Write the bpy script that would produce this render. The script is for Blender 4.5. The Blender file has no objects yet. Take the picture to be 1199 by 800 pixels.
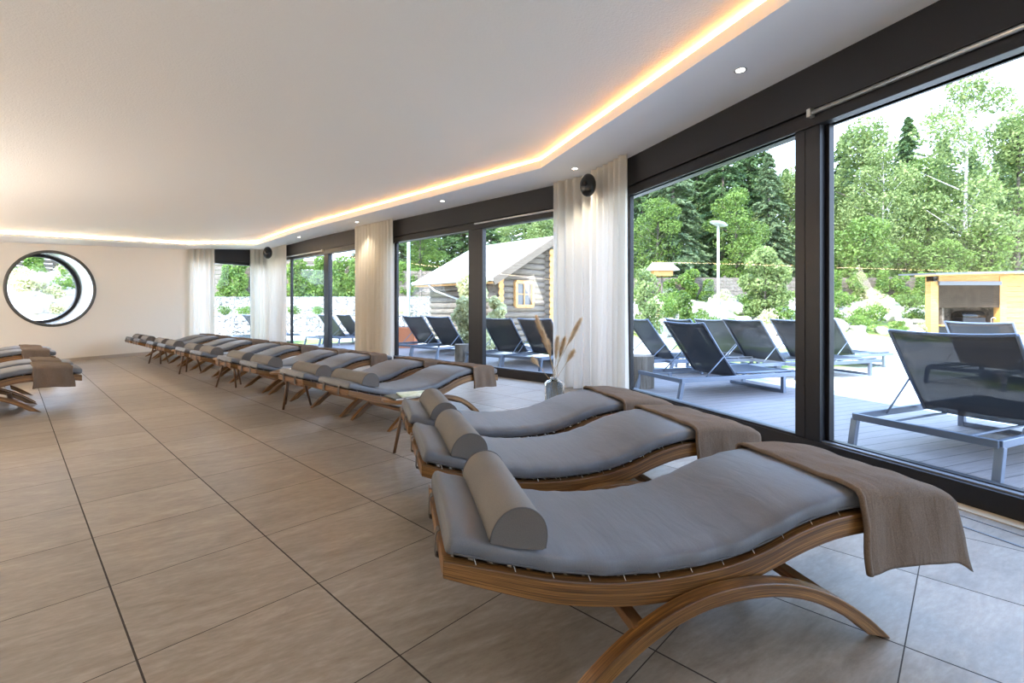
import bpy, math, random
from mathutils import Vector, Matrix
import numpy as np

# ------------------------------------------------------------------ camera, light, exposure
SC = bpy.context.scene
COL = SC.collection
cam_d = bpy.data.cameras.new('camera')
cam_d.sensor_width = 36.0
cam_d.lens = 560.0 / 1199.0 * 36.0
cam_d.shift_y = -(400 - 361.5) / 1199.0
cam_d.clip_start = 0.05
cam_d.clip_end = 500
cam = bpy.data.objects.new('camera', cam_d)
cam.location = (0, 0, 1.14)
cam.rotation_euler = (math.radians(90), 0, 0)
COL.objects.link(cam)
SC.camera = cam

SC.view_settings.view_transform = 'Standard'
SC.view_settings.look = 'None'
SC.view_settings.gamma = 1
SC.view_settings.use_curve_mapping = False
SC.view_settings.exposure = 0.8

SKY = 4.3
SUN = 6.6
LED = 20.0
world = bpy.data.worlds.new('sky')
SC.world = world
world.use_nodes = True
wn = world.node_tree.nodes; wl = world.node_tree.links
wn.clear()
wo = wn.new('ShaderNodeOutputWorld'); wb = wn.new('ShaderNodeBackground')
tc = wn.new('ShaderNodeTexCoord'); sx = wn.new('ShaderNodeSeparateXYZ'); cr = wn.new('ShaderNodeValToRGB')
wl.new(tc.outputs['Generated'], sx.inputs[0]); wl.new(sx.outputs['Z'], cr.inputs[0])
cr.color_ramp.elements[0].position = 0.0; cr.color_ramp.elements[0].color = (0.80, 0.87, 1.0, 1)
cr.color_ramp.elements[1].position = 0.7; cr.color_ramp.elements[1].color = (0.38, 0.56, 0.95, 1)
wl.new(cr.outputs[0], wb.inputs[0]); wb.inputs[1].default_value = SKY
wl.new(wb.outputs[0], wo.inputs[0])

sun_d = bpy.data.lights.new('sun', 'SUN'); sun_d.energy = SUN; sun_d.angle = math.radians(0.6); sun_d.color = (1.0, 0.94, 0.84)
sun = bpy.data.objects.new('sun', sun_d); COL.objects.link(sun)
el = math.radians(47)
sd = Vector((0.75 * math.cos(el), 0.66 * math.cos(el), -math.sin(el)))
sun.rotation_euler = sd.to_track_quat('-Z', 'Y').to_euler()
sun.location = (-20, -20, 30)
def area(name, loc, target, sx_, sy_, power, color):
    d = bpy.data.lights.new(name, 'AREA'); d.shape = 'RECTANGLE'; d.size = sx_; d.size_y = sy_; d.energy = power; d.color = color
    o = bpy.data.objects.new(name, d); COL.objects.link(o); o.location = loc
    o.rotation_euler = (Vector(target) - Vector(loc)).to_track_quat('-Z', 'Y').to_euler(); return o
area('rear_fill', (-6.0, 0.5, 2.6), (-6.0, 0.6, 0.0), 3.0, 2.0, 25, (1.0, 0.88, 0.76))  # added soft fill from above, no fitting modelled
area('upward_fill_left', (-9.3, 3.6, 1.13), (-9.3, 3.6, 6.0), 5.0, 5.0, 235, (1.0, 0.90, 0.80))  # fill added out of view, brightens the ceiling on the left
area('upward_fill_rear', (-3.6, -1.0, 1.13), (-3.6, -1.0, 6.0), 4.5, 1.6, 42, (1.0, 0.92, 0.84))  # unseen fill added behind the camera to lift the ceiling
area('far_wall_fill', (-10.8, 6.5, 2.1), (-9.4, 9.5, 0.6), 2.0, 1.6, 150, (1.0, 0.88, 0.74))  # added fill past the left edge, brightens the far wall and floor
try:
    SC.cycles.use_denoising = True
    SC.cycles.max_bounces = 10
    SC.cycles.diffuse_bounces = 6
    SC.cycles.transparent_max_bounces = 16
    SC.cycles.sample_clamp_indirect = 6
except Exception:
    pass

# ------------------------------------------------------------------ materials
MATS = {}
def mat(name, color=(0.5, 0.5, 0.5), rough=0.6, metal=0.0, spec=0.5, build=None, emit=None, estr=0):
    if name in MATS: return MATS[name]
    m = bpy.data.materials.new(name); m.use_nodes = True
    nt = m.node_tree; b = nt.nodes['Principled BSDF']
    b.inputs['Base Color'].default_value = (*color, 1)
    b.inputs['Roughness'].default_value = rough
    b.inputs['Metallic'].default_value = metal
    b.inputs['Specular IOR Level'].default_value = spec
    if emit:
        b.inputs['Emission Color'].default_value = (*emit, 1); b.inputs['Emission Strength'].default_value = estr
    if build: build(nt, b)
    MATS[name] = m
    return m

def coords(nt, scale=(1, 1, 1), rot=(0, 0, 0), loc=(0, 0, 0), kind='Object'):
    t = nt.nodes.new('ShaderNodeTexCoord'); mp = nt.nodes.new('ShaderNodeMapping')
    mp.inputs['Scale'].default_value = scale; mp.inputs['Rotation'].default_value = rot; mp.inputs['Location'].default_value = loc
    nt.links.new(t.outputs[kind], mp.inputs[0])
    return mp.outputs[0]
def noise(nt, vec, scale, detail=4, rough=0.55, dist=0):
    n = nt.nodes.new('ShaderNodeTexNoise'); n.inputs['Scale'].default_value = scale
    n.inputs['Detail'].default_value = detail; n.inputs['Roughness'].default_value = rough; n.inputs['Distortion'].default_value = dist
    nt.links.new(vec, n.inputs['Vector']); return n.outputs['Fac']
def ramp(nt, fac, stops):
    r = nt.nodes.new('ShaderNodeValToRGB'); e = r.color_ramp.elements
    e[0].position, e[0].color = stops[0][0], (*stops[0][1], 1)
    e[1].position, e[1].color = stops[-1][0], (*stops[-1][1], 1)
    for p, c in stops[1:-1]:
        x = e.new(p); x.color = (*c, 1)
    nt.links.new(fac, r.inputs[0]); return r.outputs[0]
def bump(nt, b, h, strength=0.2, dist=0.01):
    n = nt.nodes.new('ShaderNodeBump'); n.inputs['Strength'].default_value = strength; n.inputs['Distance'].default_value = dist
    nt.links.new(h, n.inputs['Height']); nt.links.new(n.outputs[0], b.inputs['Normal'])
def mathn(nt, op, a, c=None, v=None):
    n = nt.nodes.new('ShaderNodeMath'); n.operation = op
    for i, q in enumerate((a, c if c is not None else v)):
        if q is None: continue
        if isinstance(q, (int, float)): n.inputs[i].default_value = q
        else: nt.links.new(q, n.inputs[i])
    return n.outputs[0]
def mixc(nt, fac, a, c):
    n = nt.nodes.new('ShaderNodeMix'); n.data_type = 'RGBA'
    for k, q in ((0, fac), (6, a), (7, c)):
        if isinstance(q, (int, float)): n.inputs[k].default_value = q
        elif isinstance(q, tuple): n.inputs[k].default_value = (*q, 1)
        else: nt.links.new(q, n.inputs[k])
    return n.outputs[2]

TH = 0.7605                      # heading of the tile joints
def b_floor(nt, b):
    t = nt.nodes.new('ShaderNodeTexCoord')
    s = nt.nodes.new('ShaderNodeSeparateXYZ'); nt.links.new(t.outputs['Object'], s.inputs[0])
    X, Y = s.outputs[0], s.outputs[1]
    T = 0.599
    ox, oy = -2.084, 2.376
    n = (math.sin(TH), math.cos(TH)); a = (-math.cos(TH), math.sin(TH))
    def lin(d):
        p = mathn(nt, 'MULTIPLY', mathn(nt, 'SUBTRACT', X, ox), d[0] / T)
        q = mathn(nt, 'MULTIPLY', mathn(nt, 'SUBTRACT', Y, oy), d[1] / T)
        return mathn(nt, 'ADD', p, q)
    i, j = lin(n), lin(a)
    def dist(v):
        f = mathn(nt, 'FRACT', mathn(nt, 'ADD', v, 100.5))
        return mathn(nt, 'ABSOLUTE', mathn(nt, 'SUBTRACT', f, 0.5))
    di, dj = dist(i), dist(j)
    gi = mathn(nt, 'LESS_THAN', di, 0.0052); gj = mathn(nt, 'LESS_THAN', dj, 0.0034)
    g = mathn(nt, 'MAXIMUM', gi, gj)
    ci = mathn(nt, 'FLOOR', mathn(nt, 'ADD', i, 100.0)); cj = mathn(nt, 'FLOOR', mathn(nt, 'ADD', j, 100.0))
    cb = nt.nodes.new('ShaderNodeCombineXYZ'); nt.links.new(ci, cb.inputs[0]); nt.links.new(cj, cb.inputs[1])
    wn_ = nt.nodes.new('ShaderNodeTexWhiteNoise'); nt.links.new(cb.outputs[0], wn_.inputs['Vector'])
    v = coords(nt, (1, 1, 1), (0, 0, -TH + 0.2))
    st = nt.nodes.new('ShaderNodeMapping'); st.inputs['Scale'].default_value = (1.0, 3.2, 1); nt.links.new(v, st.inputs[0])
    off = nt.nodes.new('ShaderNodeVectorMath'); off.operation = 'ADD'; nt.links.new(st.outputs[0], off.inputs[0]); nt.links.new(wn_.outputs['Color'], off.inputs[1])
    n1 = noise(nt, off.outputs[0], 2.6, 9, 0.68, 1.0)
    n2 = noise(nt, off.outputs[0], 16, 8, 0.7)
    f = mathn(nt, 'ADD', mathn(nt, 'MULTIPLY', n1, 0.6), mathn(nt, 'MULTIPLY', n2, 0.4))
    f = mathn(nt, 'ADD', f, mathn(nt, 'MULTIPLY', mathn(nt, 'SUBTRACT', wn_.outputs['Value'], 0.5), 0.10))
    c = ramp(nt, f, [(0.33, (0.180, 0.145, 0.110)), (0.52, (0.280, 0.234, 0.186)), (0.70, (0.395, 0.345, 0.288))])
    c = mixc(nt, g, c, (0.035, 0.025, 0.018))
    nt.links.new(c, b.inputs['Base Color'])
    r = mathn(nt, 'ADD', mathn(nt, 'MULTIPLY', n1, 0.22), 0.30)
    r = mathn(nt, 'MAXIMUM', r, mathn(nt, 'MULTIPLY', g, 0.9))
    nt.links.new(r, b.inputs['Roughness'])
    h = mathn(nt, 'SUBTRACT', mathn(nt, 'MULTIPLY', n2, 0.12), g)
    bump(nt, b, h, 0.35, 0.003)

def b_plaster(strength, scale):
    def f(nt, b):
        v = coords(nt); h = noise(nt, v, scale, 3, 0.6); bump(nt, b, h, strength, 0.01)
    return f
def b_wood(c1, c2, ang='x', scale=55, rough=0.42):
    def f(nt, b):
        sc = {'x': (0.6, 1, 14), 'y': (1, 0.6, 14), 'z': (8, 8, 0.5), 'lam': (0.25, 1, 22)}[ang]
        v = coords(nt, sc)
        n1 = noise(nt, v, 3.5, 6, 0.6, 0.6)
        v2 = coords(nt, (2, 6, 60) if ang == 'lam' else tuple(6 * k for k in sc))
        n2 = noise(nt, v2, 3, 4)
        m = mathn(nt, 'ADD', mathn(nt, 'MULTIPLY', n1, 0.65), mathn(nt, 'MULTIPLY', n2, 0.35))
        nt.links.new(ramp(nt, m, [(0.36, c1), (0.62, c2)]), b.inputs['Base Color'])
        bump(nt, b, n2, 0.12, 0.003)
    return f
def b_curve_lam(nt, b):
    # laminated bentwood: veneers follow the UV v coordinate
    uv = nt.nodes.new('ShaderNodeUVMap')
    mp = nt.nodes.new('ShaderNodeMapping'); mp.inputs['Scale'].default_value = (.9, 75, 1); nt.links.new(uv.outputs[0], mp.inputs[0])
    n1 = noise(nt, mp.outputs[0], 1.0, 5, 0.6, 0.5)
    mp2 = nt.nodes.new('ShaderNodeMapping'); mp2.inputs['Scale'].default_value = (4, 260, 1); nt.links.new(uv.outputs[0], mp2.inputs[0])
    n2 = noise(nt, mp2.outputs[0], 1.0, 4, 0.6, 0.2)
    f = mathn(nt, 'ADD', mathn(nt, 'MULTIPLY', n1, 0.6), mathn(nt, 'MULTIPLY', n2, 0.4))
    sv = nt.nodes.new('ShaderNodeSeparateXYZ'); nt.links.new(uv.outputs[0], sv.inputs[0])
    fr = mathn(nt, 'FRACT', mathn(nt, 'MULTIPLY', sv.outputs[1], 1 / .0075))
    ln = mathn(nt, 'MULTIPLY', mathn(nt, 'LESS_THAN', fr, .22), .55)
    cc = ramp(nt, f, [(0.38, (0.050, 0.021, 0.007)), (0.5, (0.165, 0.074, 0.019)), (0.60, (0.34, 0.172, 0.052))])
    nt.links.new(mixc(nt, ln, cc, (.04, .016, .006)), b.inputs['Base Color'])
    bump(nt, b, n2, 0.08, 0.002)
def b_fabric(c1, c2, scale=420, wrinkle=0.0):
    def f(nt, b):
        v = coords(nt)
        n1 = noise(nt, v, scale, 2, 0.5)
        n2 = noise(nt, v, 3.5, 4, 0.6)
        m = mathn(nt, 'ADD', mathn(nt, 'MULTIPLY', n1, 0.6), mathn(nt, 'MULTIPLY', n2, 0.4))
        nt.links.new(ramp(nt, m, [(0.3, c1), (0.7, c2)]), b.inputs['Base Color'])
        if wrinkle:
            w = coords(nt, (9, 2.2, 2.2), (0, 0, 0.25))
            n3 = noise(nt, w, 2.2, 3, 0.5, 1.5)
            bump(nt, b, mathn(nt, 'ADD', n3, mathn(nt, 'MULTIPLY', n1, 0.06)), wrinkle, 0.02)
        else: bump(nt, b, n1, 0.25, 0.002)
    return f
def b_var(c1, c2, scale=3, bs=0.0, detail=5, lo=0.35, hi=0.65):
    def f(nt, b):
        v = coords(nt); n1 = noise(nt, v, scale, detail, 0.6)
        nt.links.new(ramp(nt, n1, [(lo, c1), (hi, c2)]), b.inputs['Base Color'])
        if bs: bump(nt, b, n1, bs, 0.03)
    return f
def leafmat(name, c1, c2, tr=0.3):
    if name in MATS: return MATS[name]
    m = bpy.data.materials.new(name); m.use_nodes = True; nt = m.node_tree; b = nt.nodes['Principled BSDF']
    v = coords(nt); n1 = noise(nt, v, 1.1, 3); n2 = noise(nt, v, 9, 2)
    f = mathn(nt, 'ADD', mathn(nt, 'MULTIPLY', n1, 0.5), mathn(nt, 'MULTIPLY', n2, 0.5))
    col = ramp(nt, f, [(0.35, c1), (0.65, c2)])
    nt.links.new(col, b.inputs['Base Color']); b.inputs['Roughness'].default_value = 0.55
    t = nt.nodes.new('ShaderNodeBsdfTranslucent'); nt.links.new(col, t.inputs[0])
    mx = nt.nodes.new('ShaderNodeMixShader'); mx.inputs[0].default_value = tr
    nt.links.new(b.outputs[0], mx.inputs[1]); nt.links.new(t.outputs[0], mx.inputs[2])
    nt.links.new(mx.outputs[0], nt.nodes['Material Output'].inputs[0])
    MATS[name] = m; return m
def glassmat(name, tint=(0.93, 0.97, 0.98), refl=1.0):
    if name in MATS: return MATS[name]
    m = bpy.data.materials.new(name); m.use_nodes = True; nt = m.node_tree; nt.nodes.clear()
    o = nt.nodes.new('ShaderNodeOutputMaterial'); t = nt.nodes.new('ShaderNodeBsdfTransparent'); g = nt.nodes.new('ShaderNodeBsdfGlossy')
    lw = nt.nodes.new('ShaderNodeLayerWeight'); lw.inputs[0].default_value = 0.5
    mu = mathn(nt, 'ADD', mathn(nt, 'MULTIPLY', mathn(nt, 'POWER', lw.outputs['Facing'], v=5.0), 0.35 * refl), 0.014 * refl)
    mx = nt.nodes.new('ShaderNodeMixShader')
    t.inputs[0].default_value = (*tint, 1); g.inputs[1].default_value = 0.0
    nt.links.new(mu, mx.inputs[0]); nt.links.new(t.outputs[0], mx.inputs[1]); nt.links.new(g.outputs[0], mx.inputs[2])
    nt.links.new(mx.outputs[0], o.inputs[0]); MATS[name] = m; return m

M_floor = mat('floor_tile', build=b_floor, spec=0.5)
M_ceil = mat('ceiling_plaster', (0.84, 0.815, 0.78), 0.9, build=b_plaster(0.5, 60))
M_soffit = mat('soffit_paint', (0.86, 0.85, 0.84), 0.8)
M_wall = mat('wall_paint', (0.80, 0.745, 0.655), 0.85, build=b_plaster(0.1, 90))
M_base = mat('skirting_tile', (0.45, 0.39, 0.33), 0.5)
M_dark = mat('anthracite_metal', (0.014, 0.014, 0.018), 0.38, 0.3)
M_dark2 = mat('anthracite_panel', (0.014, 0.014, 0.018), 0.5, 0.2)
M_sill = mat('grey_sill', (0.16, 0.17, 0.19), 0.4, 0.4)
mat('threshold_strip', (0.50, 0.40, 0.28), 0.6)
M_silver = mat('silver_metal', (0.62, 0.62, 0.60), 0.3, 0.8)
M_glass = glassmat('window_glass')
M_lam = mat('bentwood', rough=0.36, build=b_curve_lam)
M_slat = mat('dark_slat', (0.05, 0.028, 0.015), 0.6)
M_matt = mat('mattress_grey', rough=0.5, build=b_fabric((0.092, 0.098, 0.112), (0.135, 0.142, 0.160), 500, 0.09))
M_bol = mat('bolster_taupe', rough=0.85, build=b_fabric((0.155, 0.142, 0.130), (0.215, 0.198, 0.182), 380))
M_bolend = mat('bolster_end', rough=0.9, build=b_fabric((0.095, 0.086, 0.082), (0.13, 0.12, 0.113), 380))
M_pipe = mat('dark_piping', (0.08, 0.078, 0.082), 0.8)
M_string = mat('elastic_cord', (0.75, 0.75, 0.75), 0.6)
M_towel = mat('towel_brown', rough=0.95, spec=0.1, build=b_fabric((0.115, 0.082, 0.060), (0.200, 0.150, 0.115), 260, 0.30))
M_curt = None
def make_curt():
    m = bpy.data.materials.new('curtain_linen'); m.use_nodes = True; nt = m.node_tree; b = nt.nodes['Principled BSDF']
    v = coords(nt, (1, 1, 1)); n1 = noise(nt, v, 160, 3)
    c = ramp(nt, n1, [(0.3, (0.76, 0.71, 0.63)), (0.7, (0.84, 0.80, 0.72))])
    nt.links.new(c, b.inputs['Base Color']); b.inputs['Roughness'].default_value = 0.9
    t = nt.nodes.new('ShaderNodeBsdfTranslucent'); nt.links.new(c, t.inputs[0])
    mx = nt.nodes.new('ShaderNodeMixShader'); mx.inputs[0].default_value = 0.42
    nt.links.new(b.outputs[0], mx.inputs[1]); nt.links.new(t.outputs[0], mx.inputs[2]); nt.links.new(mx.outputs[0], nt.nodes['Material Output'].inputs[0])
    return m
M_curt = make_curt()
M_black = mat('black_plastic', (0.012, 0.012, 0.012), 0.25)
M_led = mat('led_strip', (1, 0.7, 0.3), 0.5, emit=(1.0, 0.52, 0.16), estr=LED)
M_ledw = mat('led_strip_far', (1, 0.7, 0.3), 0.5, emit=(1.0, 0.80, 0.52), estr=LED * 2.2)
M_lamp = mat('downlight_lens', (1, 1, 1), 0.5, emit=(1.0, 0.93, 0.8), estr=10)
M_ring = mat('steel_reveal', (0.55, 0.57, 0.58), 0.25, 0.75)
M_ringd = mat('dark_ring', (0.10, 0.095, 0.085), 0.4, 0.3)

# ------------------------------------------------------------------ mesh helpers
class MB:
    def __init__(s): s.v = []; s.f = []; s.uv = {}; s.smooth = []
    def quad(s, a, b, c, d):
        n = len(s.v); s.v += [a, b, c, d]; s.f.append((n, n + 1, n + 2, n + 3)); s.smooth.append(False)
    def poly(s, pts):
        n = len(s.v); s.v += list(pts); s.f.append(tuple(range(n, n + len(pts)))); s.smooth.append(False)
    def box(s, c, sz, M=None):
        """axis box, centre c, full size sz, optional Matrix"""
        n = len(s.v)
        for dx in (-.5, .5):
            for dy in (-.5, .5):
                for dz in (-.5, .5):
                    p = Vector((c[0] + dx * sz[0], c[1] + dy * sz[1], c[2] + dz * sz[2]))
                    if M: p = M @ p
                    s.v.append(tuple(p))
        for q in ((0, 1, 3, 2), (4, 6, 7, 5), (0, 4, 5, 1), (2, 3, 7, 6), (0, 2, 6, 4), (1, 5, 7, 3)):
            s.f.append(tuple(n + k for k in q)); s.smooth.append(False)
    def bar(s, p, q, w, t, up=(0, 0, 1)):
        """box beam from p to q, w wide (sideways), t thick (along up)"""
        p = Vector(p); q = Vector(q); d = (q - p); L = d.length; d.normalize()
        up = Vector(up); side = d.cross(up)
        if side.length < 1e-4: side = d.cross(Vector((1, 0, 0)))
        side.normalize(); u = side.cross(d)
        n = len(s.v)
        for e in (p, q):
            for a, b in ((-1, -1), (1, -1), (1, 1), (-1, 1)):
                s.v.append(tuple(e + side * a * w / 2 + u * b * t / 2))
        for f in ((3, 2, 1, 0), (4, 5, 6, 7), (0, 1, 5, 4), (1, 2, 6, 5), (2, 3, 7, 6), (3, 0, 4, 7)):
            s.f.append(tuple(n + k for k in f)); s.smooth.append(False)
    def tube(s, path, r, seg=8, cap=True):
        path = [Vector(p) for p in path]; n0 = len(s.v); N = len(path)
        rr = r if isinstance(r, (list, tuple)) else [r] * N
        prev = None
        for i, p in enumerate(path):
            d = (path[min(i + 1, N - 1)] - path[max(i - 1, 0)]).normalized()
            if prev is None:
                a = d.cross(Vector((0, 0, 1)))
                if a.length < 1e-3: a = d.cross(Vector((1, 0, 0)))
            else: a = prev - d * prev.dot(d)
            a.normalize(); prev = a; b = d.cross(a)
            for k in range(seg):
                t = 2 * math.pi * k / seg
                s.v.append(tuple(p + (a * math.cos(t) + b * math.sin(t)) * rr[i]))
        for i in range(N - 1):
            for k in range(seg):
                k2 = (k + 1) % seg
                s.f.append((n0 + i * seg + k, n0 + i * seg + k2, n0 + (i + 1) * seg + k2, n0 + (i + 1) * seg + k)); s.smooth.append(True)
        if cap:
            s.f.append(tuple(n0 + k for k in range(seg))[::-1]); s.smooth.append(False)
            s.f.append(tuple(n0 + (N - 1) * seg + k for k in range(seg))); s.smooth.append(False)
    def grid(s, fn, nu, nv, closed_v=False, smooth=True):
        n0 = len(s.v)
        for i in range(nu + 1):
            for j in range(nv if closed_v else nv + 1):
                s.v.append(tuple(fn(i / nu, j / nv)))
        W = nv if closed_v else nv + 1
        for i in range(nu):
            for j in range(nv):
                j2 = (j + 1) % W
                s.f.append((n0 + i * W + j, n0 + (i + 1) * W + j, n0 + (i + 1) * W + j2, n0 + i * W + j2)); s.smooth.append(smooth)
        return n0, W
    def lathe(s, prof, seg=24, c=(0, 0, 0)):
        s.grid(lambda u, v: (c[0] + prof[int(round(u * (len(prof) - 1)))][0] * math.cos(2 * math.pi * v),
                             c[1] + prof[int(round(u * (len(prof) - 1)))][0] * math.sin(2 * math.pi * v),
                             c[2] + prof[int(round(u * (len(prof) - 1)))][1]), len(prof) - 1, seg, closed_v=True)
    def prism(s, pts, z0, z1):
        n = len(pts); b = len(s.v)
        s.v += [(x, y, z0) for x, y in pts] + [(x, y, z1) for x, y in pts]
        s.f.append(tuple(range(b + n - 1, b - 1, -1))); s.smooth.append(False)
        s.f.append(tuple(range(b + n, b + 2 * n))); s.smooth.append(False)
        for i in range(n):
            j = (i + 1) % n
            s.f.append((b + i, b + j, b + n + j, b + n + i)); s.smooth.append(False)
    def build(s, name, m, parent=None, bevel=0, solid=0, subsurf=0, uvfn=None):
        me = bpy.data.meshes.new(name); me.from_pydata([tuple(p) for p in s.v], [], s.f)
        me.polygons.foreach_set('use_smooth', s.smooth)
        if isinstance(m, (list, tuple)):
            for q in m: me.materials.append(q)
        else: me.materials.append(m)
        if uvfn is not None:
            ul = me.uv_layers.new(name='uv')
            for l in me.loops: ul.data[l.index].uv = uvfn[l.vertex_index]
        me.update()
        o = bpy.data.objects.new(name, me); COL.objects.link(o)
        if parent: o.parent = parent
        if solid:
            md = o.modifiers.new('solid', 'SOLIDIFY'); md.thickness = solid; md.offset = 0
        if bevel:
            md = o.modifiers.new('bevel', 'BEVEL'); md.width = bevel; md.segments = 2; md.limit_method = 'ANGLE'; md.angle_limit = 0.6
        if subsurf:
            md = o.modifiers.new('sub', 'SUBSURF'); md.levels = subsurf; md.render_levels = subsurf
        return o

def tag(o, label=None, cat=None, group=None, kind=None):
    if label: o['label'] = label
    if cat: o['category'] = cat
    if group: o['group'] = group
    if kind: o['kind'] = kind
    return o
def empty(name, loc, rz=0, label=None, cat=None, group=None, kind=None):
    o = bpy.data.objects.new(name, None); o.empty_display_size = 0.1; COL.objects.link(o)
    o.location = loc; o.rotation_euler = (0, 0, rz); return tag(o, label, cat, group, kind)
def copy_tree(o, parent=None):
    c = o.copy(); COL.objects.link(c)
    if parent: c.parent = parent
    for ch in [x for x in KIDS.get(o.name, [])]: copy_tree(ch, c)
    return c
KIDS = {}
def index_kids(root):
    KIDS[root.name] = list(root.children)
    for c in root.children: index_kids(c)
def crom(xs, ys, x):
    """smooth interpolation through the points"""
    if x <= xs[0]: return ys[0] + (x - xs[0]) * (ys[1] - ys[0]) / (xs[1] - xs[0])
    if x >= xs[-1]: return ys[-1] + (x - xs[-1]) * (ys[-1] - ys[-2]) / (xs[-1] - xs[-2])
    i = 0
    while xs[i + 1] < x: i += 1
    def m(k):
        a, b = max(k - 1, 0), min(k + 1, len(xs) - 1)
        return (ys[b] - ys[a]) / (xs[b] - xs[a])
    h = xs[i + 1] - xs[i]; t = (x - xs[i]) / h
    return (2 * t**3 - 3 * t**2 + 1) * ys[i] + (t**3 - 2 * t**2 + t) * h * m(i) + (-2 * t**3 + 3 * t**2) * ys[i + 1] + (t**3 - t**2) * h * m(i + 1)
def ray(px, z):
    return ((px - 599.5) / 560.0 * z, z)
def hat(px, y, z):
    return 1.14 + (361.5 - y) * z / 560.0
RNG = random.Random(7)

# ------------------------------------------------------------------ plan of the room
fA = Vector((-0.3524, 0.9359)); nA = Vector((0.9359, 0.3524))
fB = Vector((-0.7363, 0.6767)); nB = Vector((0.6767, 0.7363))
pAB = Vector((1.113, 6.774)); pBC = Vector((-7.518, 14.72)); pCW = Vector((-8.71, 12.95))
fC = (pCW - pBC).normalized(); nC = Vector((fC.y, -fC.x)) * 1.0
if nC.x > 0: nC = -nC
dW = Vector((0.42, 1.34)).normalized(); nW = Vector((-dW.y, dW.x))      # outward normal of the far wall
pWE = pCW - dW * 16.2
pA0 = pAB - fA * 9.9
H = 3.0
def smin(a, b, k):
    h = max(k - abs(a - b), 0) / k
    return min(a, b) - h * h * k * 0.25
def ceil_h(x, y):
    return smin(3.14, 0.167 * x + 0.0355 * y + 3.832, 0.35)
def soff_h(x, y):
    d = min(max((-x - 6.2) / 1.5, 0), 1)
    return min(H, ceil_h(x, y) - 0.14 + 0.05 * d)

mb = MB()
outer = [pA0, pAB, pBC, pCW, pWE]
mb.prism([tuple(pA0 + nA * .3), tuple(pAB + (nA + nB) * .16), tuple(pBC + nB * .3), tuple(pBC + nC * .3), tuple(pCW + nC * .3), tuple(pCW + nW * .35), tuple(pWE + nW * .3)], -0.3, 0.0)
o = mb.build('floor', M_floor); tag(o, kind='structure')

# cove edge (inner edge of the dropped soffit)
I0 = pA0 - nA * 0.84 + fA * 0.0
def isect(p, d, q, e):
    t = ((q.x - p.x) * e.y - (q.y - p.y) * e.x) / (d.x * e.y - d.y * e.x); return p + d * t
IA = isect(pAB - nA * .84, fA, pAB - nB * .82, fB)
IB = Vector((-7.25, 13.5)); IC = Vector((-8.43, 12.4)); IW = Vector((-9.43, 8.82)); IE = IW + (pWE - pCW).normalized() * 11.6
inner = [I0, IA, IB, IC, IW, IE]
outr = [pA0 + nA * .25, pAB + (nA + nB) * .14, pBC + nB * .2, pCW + nC * .05 + nW * .1, IW + nW * .75, pWE + nW * .2]
def dens(pts, n=24):
    r = []
    for a, b in zip(pts[:-1], pts[1:]):
        for k in range(n): r.append(a.lerp(b, k / n))
    r.append(pts[-1]); return r
di, do = dens(inner), dens(outr)
mb = MB()
N = len(di) - 1
# underside of soffit, cove face
mb.grid(lambda u, v: (lambda p: (p.x, p.y, soff_h(p.x, p.y)))(di[int(round(u * N))].lerp(do[int(round(u * N))], v)), N, 6)
mb.grid(lambda u, v: (lambda p: (p.x, p.y, soff_h(p.x, p.y) + (ceil_h(p.x, p.y) - 0.035 - soff_h(p.x, p.y)) * v))(di[int(round(u * N))]), N, 1, smooth=False)
o = mb.build('trim_1', M_soffit); tag(o, kind='structure')
o['label'] = 'white dropped ceiling border along the window front'
# recessed main ceiling
mb = MB()
A2 = [p + (do[i] - p).normalized() * 0.10 for i, p in enumerate(di)]
far = Vector((-6.0, -2.6))
mb.grid(lambda u, v: (lambda p: (p.x, p.y, ceil_h(p.x, p.y)))(A2[int(round(u * N))].lerp(Vector((-1.0 - 11.5 * u, -3.2)), v)), N, 40)
o = mb.build('ceiling', M_ceil); tag(o, kind='structure')
# slab over everything (roof)
mb = MB()
mb.prism([tuple(pA0 + nA * .45), tuple(pAB + (nA + nB) * .24), tuple(pBC + nB * .45), tuple(pBC + nC * .35), tuple(pCW + nC * .35 + nW * .3), tuple(pWE + nW * .45)], 3.16, 3.42)
o = mb.build('trim_2', M_dark2); tag(o, kind='structure')
# led strip in the cove
def strip(a, b, m, n):
    mb = MB(); K = n
    def P(u, v):
        p = a.lerp(b, u); d = (b - a).normalized(); nrm = Vector((d.y, -d.x))
        c = Vector((-4.0, 3.0)); 
        if (c - p).dot(nrm) < 0: nrm = -nrm
        q = p - nrm * (0.075 - 0.055 * v)
        return (q.x, q.y, ceil_h(q.x, q.y) - 0.006 - 0.028 * v)
    mb.grid(P, K, 1, smooth=False)
    return mb.build('cove_light_strip', m)
ls = empty('cove_light', (0, 5, 2.9), 0, 'warm glowing light strip running round the recessed ceiling edge', 'light')
for a, b, m in ((I0, IA, M_led), (IA, IB, M_led), (IB, IC, M_ledw), (IC, IW, M_ledw), (IW, IE, M_ledw)):
    s_ = strip(a, b, m, 24); s_.name = 'light_strip'; s_.parent = ls; s_.matrix_parent_inverse = Matrix.Translation((0, -5, -2.9))

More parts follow.
